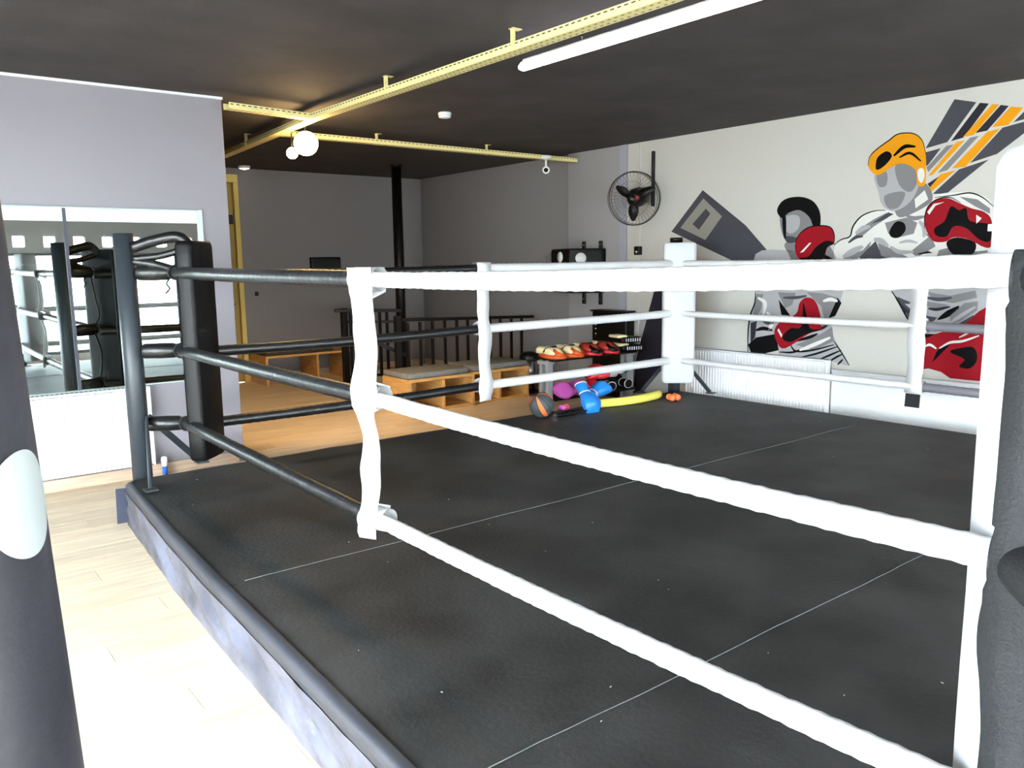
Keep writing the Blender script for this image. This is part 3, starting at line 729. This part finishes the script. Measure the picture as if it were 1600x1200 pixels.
# ================================================================ RACK AND GEAR
RX0, RX1, RY0, RY1 = 5.16, 6.30, 5.94, 6.03
rk = thing('gear_rack', 'grey steel two-shelf rack of boxing gear beyond the far ropes', 'rack', (5.75, 5.98, 0))
for x, y in ((RX0, RY0), (RX1, RY0), (RX0, RY1), (RX1, RY1)):
    MB().box(x-.035, x+.035, y-.02, y+.02, 0, .60).build('leg', m_rack, rk, bevel=.003, seg=1)
for z, mm in ((.588, m_blackp), (.20, m_blackp)):
    so = MB().box(RX0-.02, RX1+.02, RY0-.09, RY1+.11, z, z+.018).build('shelf', mm, rk, bevel=.003, seg=1)
    for x in (RX0, RX1): MB().box(x-.05, x+.05, RY0-.03, RY1+.03, z-.03, z+.004).build('shelf_bracket', m_rack, so, bevel=.002, seg=1)
# boxing glove prototype: axis +Y from cuff (0) to knuckles, palm down
def glove(label, m_, mcuff, group, mtrim=None):
    t = thing('boxing_glove', label, 'boxing glove', (0, 0, 0), group); n = 18
    def ringl(y, rx, rz, cx, cz, tilt=0, sq=1):
        out = []
        for k in range(n):
            a = 2*math.pi*k/n; c, s = math.cos(a), math.sin(a)
            c = math.copysign(abs(c)**sq, c); s = math.copysign(abs(s)**sq, s)
            p = Vector((cx+rx*c, 0, rz*s)); p = Matrix.Rotation(tilt, 3, 'X') @ p
            out.append(Vector((p.x, p.y+y, p.z+cz)))
        return out
    b = MB(); b.loft([ringl(.10, .044, .036, 0, .055), ringl(.125, .052, .044, 0, .06), ringl(.155, .066, .056, .0, .066), ringl(.19, .075, .064, 0, .071, .05),
                      ringl(.225, .076, .067, 0, .073, .1), ringl(.262, .073, .064, 0, .069, .2), ringl(.29, .064, .053, 0, .060, .35), ringl(.306, .046, .035, 0, .050, .5), ringl(.312, .015, .011, 0, .044, .6)])
    b.build('fist', m_, t)
    th = MB(); th.tube(catmull([(-.045, .13, .055), (-.078, .165, .058), (-.088, .205, .052), (-.066, .245, .044), (-.04, .262, .04)], 4),
                       [.020, .022, .025, .027, .028, .029, .030, .030, .030, .029, .029, .028, .026, .023, .019, .014, .006][:17], 14); th.build('thumb', m_, t)
    c = MB(); c.loft([ringl(0, .050, .040, 0, .05), ringl(.004, .054, .044, 0, .05), ringl(.05, .052, .042, 0, .05), ringl(.10, .049, .040, 0, .055), ringl(.112, .045, .036, 0, .055)])
    co = c.build('cuff', mcuff, t)
    if mtrim:
        tr = MB(); tr.tube([p for p in ringl(.004, .0545, .0445, 0, .05)], .0045, 6, closed=True); tr.tube([p for p in ringl(.098, .0505, .0415, 0, .055)], .004, 6, closed=True)
        tr.build('piping', mtrim, co)
    return t
def place(t, loc, rz, rx=0, ry=0, s=1):
    t.location = loc; t.rotation_euler = (rx, ry, rz); t.scale = (s,)*3
G2 = 'boxing gloves on the lower rack shelf'; G1 = 'blue boxing gloves on the canvas'
SH = .218
gp = glove('pink boxing glove at the left end of the lower rack shelf', m_pink, m_pink, G2)
place(gp, (5.47, 6.02, SH+.015), R(115), R(8), 0, 1.0); gp.location = (5.36, 6.10, SH); gp.scale = (1.2,)*3; gp.rotation_euler = (0, 0, R(158))
g2 = clone(gp, (5.56, 6.12, SH), (0, 0, R(164)), 'second pink boxing glove, between the first pink one and the red gloves')
gr = glove('red boxing glove with dark cuff, right beside the pink gloves', m_red, m_blkd, G2, m_wht)
place(gr, (5.74, 6.13, SH), R(170), 0, 0, 1.05)
gr2 = glove('bright red boxing glove lying on top in the middle of the lower shelf', mat('bright_red_vinyl', (208, 36, 50), .35), m_wht, G2)
place(gr2, (6.10, 5.98, SH+.112), R(92), 0, 0, 1.25)
gk = glove('black boxing glove with white piping at the right end of the lower shelf', m_blkd, m_blkd, G2, m_wht)
place(gk, (5.93, 5.84, SH), R(-10), 0, 0, 1.02)
gk2 = clone(gk, (6.20, 5.86, SH), (0, 0, R(-4)), 'black boxing glove behind the one with white piping, against the right rack leg', None)
gk3 = glove('white and green boxing glove behind the black and red gloves', mat('off_white_vinyl', (206, 214, 204), .4), mat('green_vinyl', (70, 120, 100), .5), G2)
place(gk3, (6.34, 6.00, SH+.135), R(86), 0, 0, .8)
gb = glove('near blue boxing glove on the canvas at the end of the yellow foam noodle', m_blue, m_blue, G1, m_wht)
place(gb, (4.66, 5.00, MZ+.003), R(-115), 0, 0, 1.02); 
gb.location = (4.83, 5.17, MZ+.185); gb.rotation_euler = (R(-48), 0, R(168))
gb2 = glove('far blue boxing glove on the canvas, lying behind the yellow foam noodle', m_blue, m_blue, G1, m_wht)
place(gb2, (4.90, 5.15, MZ+.04), R(-84), R(8), 0, 1.05)
# focus mitts
def mitt(label, mrim, mface, mcap, group, stripe):
    t = thing('focus_mitt', label, 'focus mitt', (0, 0, 0), group); n = 24
    def out(s, z, dy=0): return [Vector((s*.095*math.cos(a)*(1-.12*math.sin(a)), dy+s*.125*math.sin(a), z)) for a in [2*math.pi*k/n for k in range(n)]]
    b = MB(); b.loft([out(.90, 0), out(.99, .006), out(1.02, .018), out(.99, .030), out(.9, .036)]); b.build('striking_pad', mrim, t)
    c = MB(); c.loft([out(.84, .036), out(.82, .055, .006), out(.70, .078, .014), out(.45, .094, .02), out(.12, .099, .022)]); co = c.build('hand_cover', mface, t)
    # finger guard at front and cuff at the heel
    f_ = MB(); f_.loft([[Vector((x*.95, y, z)) for x, y, z in ((-.07, -.118, .03), (.07, -.118, .03), (.062, -.09, .06), (-.062, -.09, .06))], [Vector((x, y, z)) for x, y, z in ((-.078, -.03, .034), (.078, -.03, .034), (.06, -.03, .09), (-.06, -.03, .09))]]); f_.build('finger_guard', mcap, t)
    s_ = MB()
    for q in (-1, 1): s_.tube(catmull([(q*.068, .06, .048), (q*.045, .04, .085), (q*.012, -.02, .103)], 5), .007, 6)
    s_.build('trim_stripe', stripe, t)
    cu = MB(); cu.loft([out(.5, .03, .10), out(.52, .06, .10), out(.4, .085, .095)]); cu.build('wrist_cuff', m_cream, t)
    return t
GM = 'focus mitts on the top rack shelf'; TS = .607
mt1 = mitt('orange and cream focus mitt at the left end of the top shelf', m_orange, m_cream, m_orange, GM, m_blackp)
place(mt1, (5.25, 5.99, TS), R(22), R(6), 0, 1.14)
mt2 = clone(mt1, (5.49, 5.99, TS), (R(6), 0, R(20)), 'orange and cream focus mitt, second from the left on the top shelf')
mt3 = mitt('red and black focus mitt beside the orange mitts', m_red, m_redd, m_blackp, GM, m_blackp)
place(mt3, (5.74, 5.99, TS), R(20), R(6), 0, 1.17)
mt4 = clone(mt3, (5.99, 5.99, TS), (R(6), 0, R(18)), 'red and black focus mitt beside the stacked black kick pads')
def kick(label, z, dx):
    t = thing('kick_pad', label, 'kick pad', (0, 0, 0), 'black kick pads at the right end of the top shelf')
    b = MB(); b.box(-.10, .13, -.10, .10, 0, .058); b.build('pad_body', m_blkd, t, bevel=.02, seg=3)
    MB().box(-.135, -.02, -.085, .085, .05, .078).build('cream_face', m_cream, t, bevel=.012, seg=2)
    s_ = MB()
    for k in range(7): s_.box(-.055+k*.026, -.045+k*.026, -.1025, -.099, .014, .044)
    s_.build('lettering_marks', m_wht, t)
    place(t, (6.27+dx, 5.97, z), R(-12), 0, 0, 1.1); return t
kick('lower black kick pad with cream top on the right of the top shelf', TS, 0)
kick('upper black kick pad with cream top, topmost on the rack', TS+.088, -.02)
# basketball
bb = thing('basketball', 'orange and dark grey basketball on the canvas edge', 'ball', (4.31, 5.06, MZ+.105))
bm = MB(); NS, NR = 32, 20; vs = []; fs = []; r = .105; axq = Matrix.Rotation(R(-35), 3, 'Y') @ Matrix.Rotation(R(40), 3, 'Z')
for i in range(NR+1):
    for k in range(NS):
        th_, ph = math.pi*i/NR, 2*math.pi*k/NS; vs.append(axq @ Vector((r*math.sin(th_)*math.cos(ph), r*math.sin(th_)*math.sin(ph), r*math.cos(th_)))+Vector((4.31, 5.06, MZ+.107)))
bm.add(vs, [], True)
for i in range(NR):
    for k in range(NS):
        bm.f.append((i*NS+k, i*NS+(k+1) % NS, (i+1)*NS+(k+1) % NS, (i+1)*NS+k)); bm.mi.append(1 if (k % 8) in (0, 1) else 0); bm.sm.append(True)
bm.build('ball_skin', [mat('grey_rubber', (62, 66, 70), .6, bump=.3, bscale=300), mat('orange_ball_rubber', (222, 112, 52), .6, bump=.3, bscale=300)], bb)
s_ = MB(); c0 = Vector((4.31, 5.06, MZ+.107))
for k in range(4): s_.tube([c0+axq @ (Vector((math.sin(a)*math.cos(k*math.pi/4), math.sin(a)*math.sin(k*math.pi/4), math.cos(a)))*(r+.0004)) for a in [2*math.pi*j/40 for j in range(40)]], .0022, 5, closed=True)
s_.build('seam_lines', m_blackp, bb)
# foam noodle
nd = MB(); pa, pb = Vector((4.90, 5.075, MZ+.041)), Vector((5.72, 5.02, MZ+.041)); pts = []
for i in range(17):
    t = i/16; p = pa.lerp(pb, t); p.y -= .075*math.sin(math.pi*t); pts.append(p)
nd.tube(pts, .038, 18); 
ndo = nd.build('foam_noodle', m_yell); tag(ndo, 'long yellow foam noodle lying on the canvas by the far corner', 'foam noodle')
# massage balls
for (dx, dy, nm) in ((0, 0, 'front left'), (.062, -.012, 'front right'), (.028, .055, 'back left'), (.09, .043, 'back right')):
    c = Vector((5.69+dx, 4.835+dy, MZ+.034))
    o = MB().lathe(c, [(.031*math.sin(a), -.031*math.cos(a)) for a in [k*math.pi/12 for k in range(13)]], 20).build('massage_ball', m_orb)
    tag(o, 'small shiny orange ball, %s of the cluster by the white corner post' % nm, 'ball', 'orange balls by the far post')
# tangle of hand wraps and a jump rope
jr = thing('jump_rope', 'tangled black jump rope on the canvas beside the basketball', 'jump rope', (4.5, 5.0, MZ))
random.seed(3); P0 = Vector((4.50, 5.00, MZ+.012)); pts = []
for i in range(26):
    a = i*.95; pts.append(P0+Vector((.11*math.cos(a)*(1+.4*random.random())+i*.004, .05*math.sin(a*1.3)*(1+.5*random.random()), .012*random.random()+.004)))
MB().tube(catmull(pts, 5), .007, 7).build('cord', m_blackp, jr)
MB().tube([(4.41, 4.97, MZ+.016), (4.55, 4.94, MZ+.016)], .013, 10).build('handle', m_blackp, jr)
MB().tube([(4.38, 4.97, MZ+.018), (4.44, 5.03, MZ+.018)], .014, 10).build('handle', m_chrome, jr)
def wrap(label, c, m_, ax):
    t = thing('hand_wrap', label, 'hand wrap', c, 'rolled hand wraps beside the jump rope')
    pr = [(.003, -.026), (.027, -.026), (.029, -.022), (.029, .022), (.027, .026), (.003, .026)]
    MB().lathe(c, pr, 20, ax).build('roll', m_, t); MB().lathe(c, [(.012, -.028), (.014, -.028), (.014, .028), (.012, .028)], 16, ax).build('core', m_blackp, t)
wrap('pink rolled hand wrap left of the blue gloves', (4.60, 5.13, MZ+.032), m_pink, (1, .3, 0))
wrap('red rolled hand wrap touching the near blue glove', (4.68, 5.17, MZ+.032), mat('coral_cloth', (214, 74, 84), .8), (.6, 1, 0))

# ================================================================ PUNCHING BAG AT THE LEFT
bc = Vector((.137, 1.194, 0))-Vector((.785, -.62, 0))*.175
bag = thing('punching_bag', 'tall black punching bag with pale round patch at the left foreground', 'punching bag', (bc.x, bc.y, .4))
tl_ = Vector((-.020, .012, 0))
def bagc(z): return Vector((bc.x, bc.y, 0))+Vector((.785, -.62, 0))*(.045*(1.35-z))+Vector((0, 0, z))
b = MB(); rings = []
for z in [.42, .425, .45]+[.45+k*.1 for k in range(1, 13)]+[1.72, 1.80, 1.83]:
    r = .165 if .44 < z < 1.75 else (.15 if z < .44 else .165-(z-1.72)*.3)
    r += .0015*noise.noise(Vector((z*9, 0, 0)))
    rings.append([bagc(z)+Vector((r*math.cos(a), r*math.sin(a), 0)) for a in [2*math.pi*k/48 for k in range(48)]])
b.loft(rings); b.build('bag_body', mat('bag_black_vinyl', (34, 33, 42), .5, var=.2, vscale=5, bump=.15, bscale=30), bag)
# round patch wrapped on the surface
pc = at(38, 820, 'y', 1.1); pcz = pc.z
dirc = (CAM-bagc(pcz)); base_a = math.atan2(dirc.y, dirc.x)
PR = .069; A0 = base_a+math.asin(.80)
pt = MB(); vs = [None]; NP = 48
def surf(u_, v_): 
    a = A0+u_/.166; z = pcz+v_; c = bagc(z); return c+Vector((.1668*math.cos(a), .1668*math.sin(a), 0))
vs = [surf(0, 0)]; fs = []; RNG = 8
for q in range(1, RNG+1):
    for k in range(NP): a = 2*math.pi*k/NP; vs.append(surf(PR*q/RNG*math.cos(a), PR*q/RNG*math.sin(a)*1.03))
for k in range(NP): fs.append((0, 1+k, 1+(k+1) % NP))
for q in range(RNG-1):
    for k in range(NP): fs.append((1+q*NP+k, 1+q*NP+(k+1) % NP, 1+(q+1)*NP+(k+1) % NP, 1+(q+1)*NP+k))
pt.add(vs, fs, True); o = pt.build('round_patch', mat('pale_grey_patch', (158, 165, 166), .55), bag); o['label'] = 'pale grey round patch'
ch = MB(); tp = bagc(1.83)
for k in range(4):
    a = k*math.pi/2+.4; ch.tube([tp+Vector((.12*math.cos(a), .12*math.sin(a), 0)), (tp.x, tp.y, 2.15)], .005, 6)
ch.tube([(tp.x, tp.y, 2.15), (tp.x, tp.y, ZC)], .006, 6)
ch.build('hanging_chain', m_steel, bag)

# ================================================================ MURAL (generic boxers painted on the right wall)
MC = {'k': mat('mural_black', (5, 5, 6), .7, spec=.12), 'd': mat('mural_dark_grey', (64, 64, 70), .7, spec=.12), 'g': mat('mural_mid_grey', (118, 117, 118), .7, spec=.12),
      'e': mat('mural_warm_grey', (130, 127, 118), .7, spec=.12), 's': mat('mural_soft_grey', (156, 155, 157), .7, spec=.12), 'w': mat('mural_white', (206, 204, 198), .7, spec=.12), 'r': mat('mural_red', (134, 12, 24), .6, spec=.12), 'o': mat('mural_orange', (206, 136, 14), .7, spec=.12), 'b': mat('mural_charcoal', (40, 38, 46), .7, spec=.12)}
KEYS = list(MC)
def wallpoly(m_, pts, key, layer):
    m_.k = KEYS.index(key); x = XR-.0012-layer*.0006
    vs = [at(u, v, 'x', x) for u, v in pts]; m_.add(vs, [tuple(range(len(vs)))])
def c7(*p): return [(1150+x/3.529, 130+y/3.529) for x, y in p]
def c8(*p): return [(1150+x/3.529, 380+y/3.529) for x, y in p]
def sm_(pts, n=4):
    P = [Vector((x, y, 0)) for x, y in pts]; N = len(P); out = []
    for i in range(N):
        a, b, c, d_ = P[i-1], P[i], P[(i+1) % N], P[(i+2) % N]
        for k in range(n):
            t = k/n; q = .5*((2*b)+(c-a)*t+(2*a-5*b+4*c-d_)*t*t+(3*b-a-3*c+d_)*t**3); out.append((q.x, q.y))
    return out
def line(m_, pts, wpx, key, layer):
    P = [Vector((x, y, 0)) for x, y in pts]; P = [Vector(p) for p in catmull(P, 4)]; L = []; Rr = []
    for i, p in enumerate(P):
        t = (P[min(i+1, len(P)-1)]-P[max(i-1, 0)]).normalized(); nn = Vector((-t.y, t.x, 0)); ww = wpx*(.35+.65*math.sin(math.pi*(i+.5)/len(P)))
        L.append(p+nn*ww/2); Rr.append(p-nn*ww/2)
    m_.k = KEYS.index(key); x = XR-.0012-layer*.0006
    for i in range(len(P)-1):
        m_.add([at(q.x, q.y, 'x', x) for q in (L[i], L[i+1], Rr[i+1], Rr[i])], [(0, 1, 2, 3)])
mur = thing('wall_mural', 'large painted mural of two boxers with grey and orange stripes on the white wall', 'mural', (XR, 3.8, 1.5))
ML = [MC[k] for k in KEYS]
a = MB()
wallpoly(a, [(1049, 362), (1098, 297), (1165, 352), (1215, 410), (1240, 440), (1205, 440), (1152, 411)], 'd', 0)
wallpoly(a, [(1063, 356), (1099, 310), (1128, 338), (1102, 375)], 'e', 1); wallpoly(a, [(1082, 350), (1103, 326), (1110, 334), (1092, 359)], 'd', 2)
wallpoly(a, [(1022, 455), (1045, 455), (1045, 560), (1003, 613), (989, 614), (994, 560), (1014, 485)], 'b', 0)
wallpoly(a, [(1001, 500), (1011, 495), (994, 556), (986, 600), (984, 560)], 's', 0)
a.build('corner_shapes', ML, mur)['label'] = 'dark grey angular shapes'
s_ = MB()
for k, pts in (('d', c7((1205, 88), (1325, 105), (1165, 325), (1045, 360))), ('b', c7((1345, 108), (1395, 112), (1255, 300), (1185, 320))), ('o', c7((1412, 115), (1450, 118), (1310, 285), (1250, 298))),
               ('b', c7((1460, 120), (1505, 125), (1385, 262), (1320, 275))), ('o', c7((1515, 128), (1585, 135), (1500, 230), (1410, 243))), ('d', c7((1595, 150), (1680, 150), (1640, 185), (1530, 215))),
               ('d', c7((1042, 382), (1130, 358), (1060, 450), (1045, 460))), ('g', c7((1160, 345), (1200, 338), (1060, 490), (1050, 465))), ('o', c7((1215, 325), (1262, 315), (1085, 505), (1060, 510))),
               ('g', c7((1290, 300), (1340, 290), (1165, 480), (1110, 495))), ('o', c7((1385, 268), (1455, 250), (1265, 460), (1190, 470))), ('d', c7((1470, 245), (1640, 198), (1700, 190), (1440, 390), (1290, 440))),
               ('b', c7((1055, 555), (1125, 510), (1070, 575))), ('o', c7((1130, 500), (1210, 480), (1075, 600), (1062, 580))), ('d', c7((1230, 475), (1395, 420), (1160, 610), (1085, 610)))):
    wallpoly(s_, pts, k, 0)
s_.build('stripe_pattern', ML, mur)['label'] = 'slanted grey and orange stripes'
# left boxer: padded head guard, plain visor-less face
L = MB()
wallpoly(L, sm_(c7((272, 880), (300, 960), (330, 1040), (560, 1060), (520, 900), (430, 860))), 'g', 1)
wallpoly(L, sm_(c8((108, 60), (300, 40), (480, 60), (560, 120), (590, 260), (545, 400), (525, 470), (560, 560), (620, 672), (520, 650), (400, 640), (245, 625), (222, 540), (80, 610), (65, 540), (72, 420), (105, 280))), 's', 1)
wallpoly(L, c8((66, 560), (110, 520), (220, 500), (236, 590), (130, 615), (85, 610)), 'k', 2); wallpoly(L, c8((80, 440), (115, 430), (105, 520), (80, 550)), 'b', 2)
wallpoly(L, c8((112, 280), (150, 280), (140, 360), (100, 430), (90, 420)), 'g', 2); wallpoly(L, c8((235, 310), (300, 400), (250, 395)), 'k', 2)
wallpoly(L, c8((390, 270), (470, 275), (560, 300), (520, 400), (490, 430), (470, 350)), 'g', 2); wallpoly(L, c8((560, 300), (582, 330), (548, 400), (510, 415)), 'k', 3)
wallpoly(L, c8((230, 270), (330, 275), (310, 340), (270, 360)), 'g', 2)
wallpoly(L, c8((330, 560), (470, 500), (530, 460), (540, 540), (430, 590)), 'g', 2)
for q in (((300, 560), (330, 595), (420, 590), (540, 560)), ((350, 630), (440, 610), (560, 570)), ((440, 650), (510, 620), (580, 590)), ((500, 660), (550, 630), (590, 610)), ((560, 670), (590, 640)), ((240, 600), (320, 600), (420, 560))):
    line(L, c8(*q), 3.2, 'k', 3)
line(L, c8((65, 600), (66, 500), (78, 400), (104, 330), (106, 270)), 2.4, 'k', 3); line(L, c8((540, 540), (580, 600), (625, 675)), 2.2, 'k', 3)
# head: rounded guard with cheek pieces
wallpoly(L, sm_(c7((240, 700), (270, 655), (340, 632), (420, 655), (462, 720), (462, 800), (420, 860), (360, 890), (290, 885), (252, 820))), 'g', 2)
wallpoly(L, sm_(c7((226, 705), (250, 655), (300, 630), (370, 628), (430, 655), (464, 715), (462, 790), (430, 800), (405, 740), (350, 700), (290, 715), (255, 745))), 'k', 3)
wallpoly(L, sm_(c7((270, 745), (310, 725), (350, 740), (345, 800), (300, 830), (268, 800))), 's', 3); wallpoly(L, sm_(c7((270, 845), (330, 850), (330, 875), (285, 880))), 'd', 3)
wallpoly(L, sm_(c7((255, 745), (275, 740), (275, 850), (262, 840))), 'k', 4)
def glovep(m_, body, dark, hi, lay):
    wallpoly(m_, sm_(body), 'r', lay); wallpoly(m_, sm_(dark), 'k', lay+1); wallpoly(m_, hi, 'w', lay+2)
glovep(L, c7((325, 905), (340, 850), (380, 808), (440, 788), (515, 795), (540, 835), (540, 885), (505, 905), (485, 960), (440, 988), (370, 985), (335, 950)),
       c7((350, 965), (400, 955), (440, 905), (495, 870), (540, 880), (500, 910), (480, 965), (430, 990), (380, 988)), c7((352, 935), (405, 880), (415, 880), (372, 930)), 5)
line(L, c7((325, 905), (338, 850), (380, 806), (440, 786), (516, 792), (542, 835), (540, 890)), 2, 'k', 7)
glovep(L, c8((212, 480), (250, 428), (330, 390), (350, 330), (385, 300), (430, 312), (458, 370), (470, 470), (400, 500), (270, 580), (225, 545)),
       c8((255, 520), (300, 470), (360, 460), (370, 330), (390, 400), (410, 470), (470, 475), (380, 505), (300, 545)), c8((235, 470), (255, 505), (250, 520), (228, 480)), 5)
L2 = L
# right boxer: orange head guard, punching arm, big red glove, red shorts
Q = MB()
wallpoly(Q, sm_(c7((545, 900), (620, 845), (650, 775), (720, 715), (820, 695), (900, 720), (1000, 690), (1090, 620), (1230, 600), (1330, 610), (1410, 660), (1420, 800), (1400, 1000), (1300, 1060), (900, 1100), (700, 1010), (560, 1010))), 'w', 1)
wallpoly(Q, sm_(c8((850, 260), (900, 310), (960, 420), (1010, 480), (1060, 500), (1400, 400), (1400, 100), (850, 120))), 's', 1)
for li, (k, p) in enumerate((('g', c7((640, 860), (700, 790), (760, 750), (830, 715), (840, 740), (760, 790), (700, 840))), ('d', c7((745, 775), (840, 712), (870, 722), (800, 760))), ('g', c7((820, 770), (940, 740), (1000, 770), (980, 830), (900, 850), (840, 830))),
             ('k', sm_(c7((845, 820), (880, 765), (925, 770), (935, 810), (900, 850), (860, 850)))), ('g', c7((560, 985), (620, 950), (700, 920), (745, 870), (730, 930), (640, 985))), ('d', c7((680, 960), (740, 900), (770, 870), (800, 940), (860, 975), (700, 980))),
             ('g', c7((780, 880), (830, 900), (950, 960), (1000, 975), (880, 985), (800, 950))), ('g', c7((960, 930), (1060, 850), (1020, 800), (1080, 850), (1100, 900), (1000, 960))), ('k', c7((1000, 940), (1060, 925), (1085, 935), (1010, 945))),
             ('g', c7((1120, 920), (1200, 900), (1300, 930), (1390, 920), (1380, 960), (1100, 970))), ('g', c7((1230, 625), (1330, 640), (1400, 690), (1400, 720), (1320, 680))))):
    wallpoly(Q, p, k, 2+li*.12)
line(Q, c7((540, 892), (580, 862), (628, 845), (645, 790), (690, 735), (760, 705), (825, 700)), 2.4, 'k', 3); line(Q, c7((1095, 630), (1200, 618), (1290, 605), (1360, 630), (1420, 680)), 2.2, 'k', 3)
# head
wallpoly(Q, sm_(c7((985, 560), (1050, 555), (1085, 640), (1010, 700), (900, 740), (880, 660))), 'g', 3); wallpoly(Q, c7((985, 640), (1040, 590), (1060, 640), (990, 690)), 'w', 4)
wallpoly(Q, sm_(c7((765, 500), (880, 440), (990, 450), (1010, 540), (985, 620), (930, 680), (860, 705), (805, 670), (785, 600))), 's', 4)
wallpoly(Q, sm_(c7((880, 450), (980, 450), (1000, 540), (960, 600), (900, 560))), 'g', 5); wallpoly(Q, sm_(c7((775, 505), (830, 490), (830, 560), (790, 570))), 'g', 5)
wallpoly(Q, sm_(c7((820, 620), (930, 600), (900, 680), (840, 690))), 'g', 5)
wallpoly(Q, sm_(c7((728, 440), (762, 375), (830, 325), (895, 282), (975, 280), (1022, 312), (1044, 380), (1048, 470), (1040, 560), (1000, 560), (990, 480), (930, 445), (870, 455), (790, 505), (745, 485))), 'o', 6)
line(Q, c7((728, 455), (738, 405), (775, 365), (840, 318), (895, 280), (975, 277), (1024, 312), (1046, 385)), 2, 'k', 7)
wallpoly(Q, sm_(c7((770, 470), (780, 410), (830, 375), (860, 400), (830, 445), (790, 475))), 'k', 7); line(Q, c7((870, 400), (930, 350), (990, 350)), 6, 'k', 7); line(Q, c7((900, 410), (960, 385), (1020, 430)), 4.5, 'k', 7)
wallpoly(Q, sm_(c7((1003, 480), (1030, 470), (1040, 510), (1025, 550), (1005, 530))), 'w', 7)
# muscle shading strokes
for pts, wv, k in ((((660, 830), (700, 800), (740, 790)), 8, 's'), (((590, 960), (640, 930), (700, 900)), 10, 's'), (((760, 860), (800, 870), (840, 900)), 9, 's'), (((850, 900), (900, 930), (980, 930)), 7, 's'),
                   (((940, 730), (980, 745), (1040, 735)), 7, 'g'), (((1010, 760), (1040, 800), (1035, 850)), 8, 's'), (((620, 880), (660, 850), (700, 845)), 5, 'd'), (((600, 1000), (680, 985), (740, 960)), 7, 'd'), (((770, 990), (820, 985), (880, 1000)), 6, 'd'), (((900, 880), (950, 870), (1000, 880)), 5, 's')):
    line(Q, c7(*pts), wv, k, 3.6)
for pts, wv, k in ((((1050, 300), (1120, 310), (1190, 300)), 6, 'd'), (((1060, 360), (1110, 365), (1180, 350)), 5, 'b'), (((1180, 440), (1240, 400), (1320, 350)), 6, 's'), (((1150, 470), (1230, 450), (1310, 400)), 5, 'd'), (((890, 300), (920, 320), (960, 330)), 6, 'd'), (((910, 340), (935, 370), (965, 380)), 5, 'b')):
    line(Q, c8(*pts), wv, k, 3.6)
for pts, wv, k in ((((120, 300), (160, 330), (150, 400)), 6, 'w'), (((170, 380), (200, 430), (180, 480)), 7, 'w'), (((260, 300), (330, 300), (390, 290)), 5, 'd'), (((480, 320), (520, 310), (560, 320)), 6, 'w'), (((420, 480), (470, 470), (520, 440)), 5, 'b'), (((350, 590), (430, 560), (520, 520)), 6, 'w'), (((110, 480), (150, 470), (200, 480)), 6, 'k'), (((330, 540), (400, 520), (450, 500)), 5, 'k'), (((140, 420), (170, 440), (210, 440)), 5, 'd')):
    line(L2, c8(*pts), wv, k, 3.8)
# big glove
glovep(Q, c7((1038, 770), (1055, 690), (1100, 645), (1170, 635), (1230, 660), (1300, 690), (1370, 710), (1410, 760), (1410, 890), (1370, 905), (1280, 860), (1200, 850), (1150, 875), (1080, 865)),
       c7((1095, 800), (1150, 760), (1185, 680), (1230, 700), (1270, 690), (1290, 760), (1400, 780), (1400, 870), (1340, 860), (1270, 800), (1200, 790), (1160, 845), (1105, 840)), c7((1055, 710), (1090, 665), (1150, 655), (1100, 675), (1065, 725)), 5)
wallpoly(Q, sm_(c7((1160, 880), (1220, 850), (1320, 880), (1300, 945), (1200, 945))), 'k', 4); wallpoly(Q, c7((1325, 775), (1325, 725), (1355, 745)), 'w', 7)
line(Q, c7((1040, 800), (1040, 740), (1060, 680), (1110, 640), (1180, 630), (1240, 660)), 2, 'k', 8)
# lower torso and shorts
for k, p in (('g', c8((1060, 270), (1180, 290), (1320, 260), (1330, 300), (1200, 330), (1080, 310))), ('d', c8((880, 290), (960, 360), (965, 430), (905, 340))), ('g', c8((1050, 320), (1170, 340), (1130, 370), (1050, 350))),
             ('k', sm_(c8((1110, 420), (1160, 375), (1230, 345), (1210, 385), (1150, 415)))), ('g', c8((1180, 400), (1260, 330), (1335, 320), (1330, 370), (1240, 430), (1180, 450))), ('d', c8((1050, 400), (1110, 410), (1090, 430), (1050, 440))), ('g', c8((1050, 440), (1150, 450), (1110, 480), (1050, 470)))):
    wallpoly(Q, p, k, 2)
line(Q, c8((860, 265), (905, 340), (950, 420), (1000, 470)), 3, 'k', 3)
wallpoly(Q, c8((1010, 505), (1100, 500), (1240, 460), (1340, 375), (1420, 330), (1420, 740), (1340, 760), (1280, 755), (1180, 745), (1130, 710), (1060, 690), (1000, 700)), 'r', 3)
for k, p in (('k', sm_(c8((1180, 600), (1230, 580), (1310, 575), (1330, 640), (1290, 690), (1230, 680), (1260, 640)))), ('k', c8((1080, 660), (1105, 600), (1140, 560), (1190, 550), (1120, 620))), ('k', c8((1040, 500), (1100, 500), (1060, 520), (1040, 520)))): wallpoly(Q, p, k, 4)
line(Q, c8((1120, 580), (1180, 548), (1250, 540), (1340, 510)), 4, 'w', 5); line(Q, c8((1040, 570), (1070, 560), (1105, 582)), 4, 'w', 5); line(Q, c8((1230, 520), (1270, 500), (1320, 470)), 3, 'w', 5)
Q.build('painted_boxer', ML, mur)['label'] = 'pale boxer in an orange head guard with red gloves and shorts'
o = L.build('painted_boxer', ML, mur); o['label'] = 'grey boxer in a black head guard with red gloves'
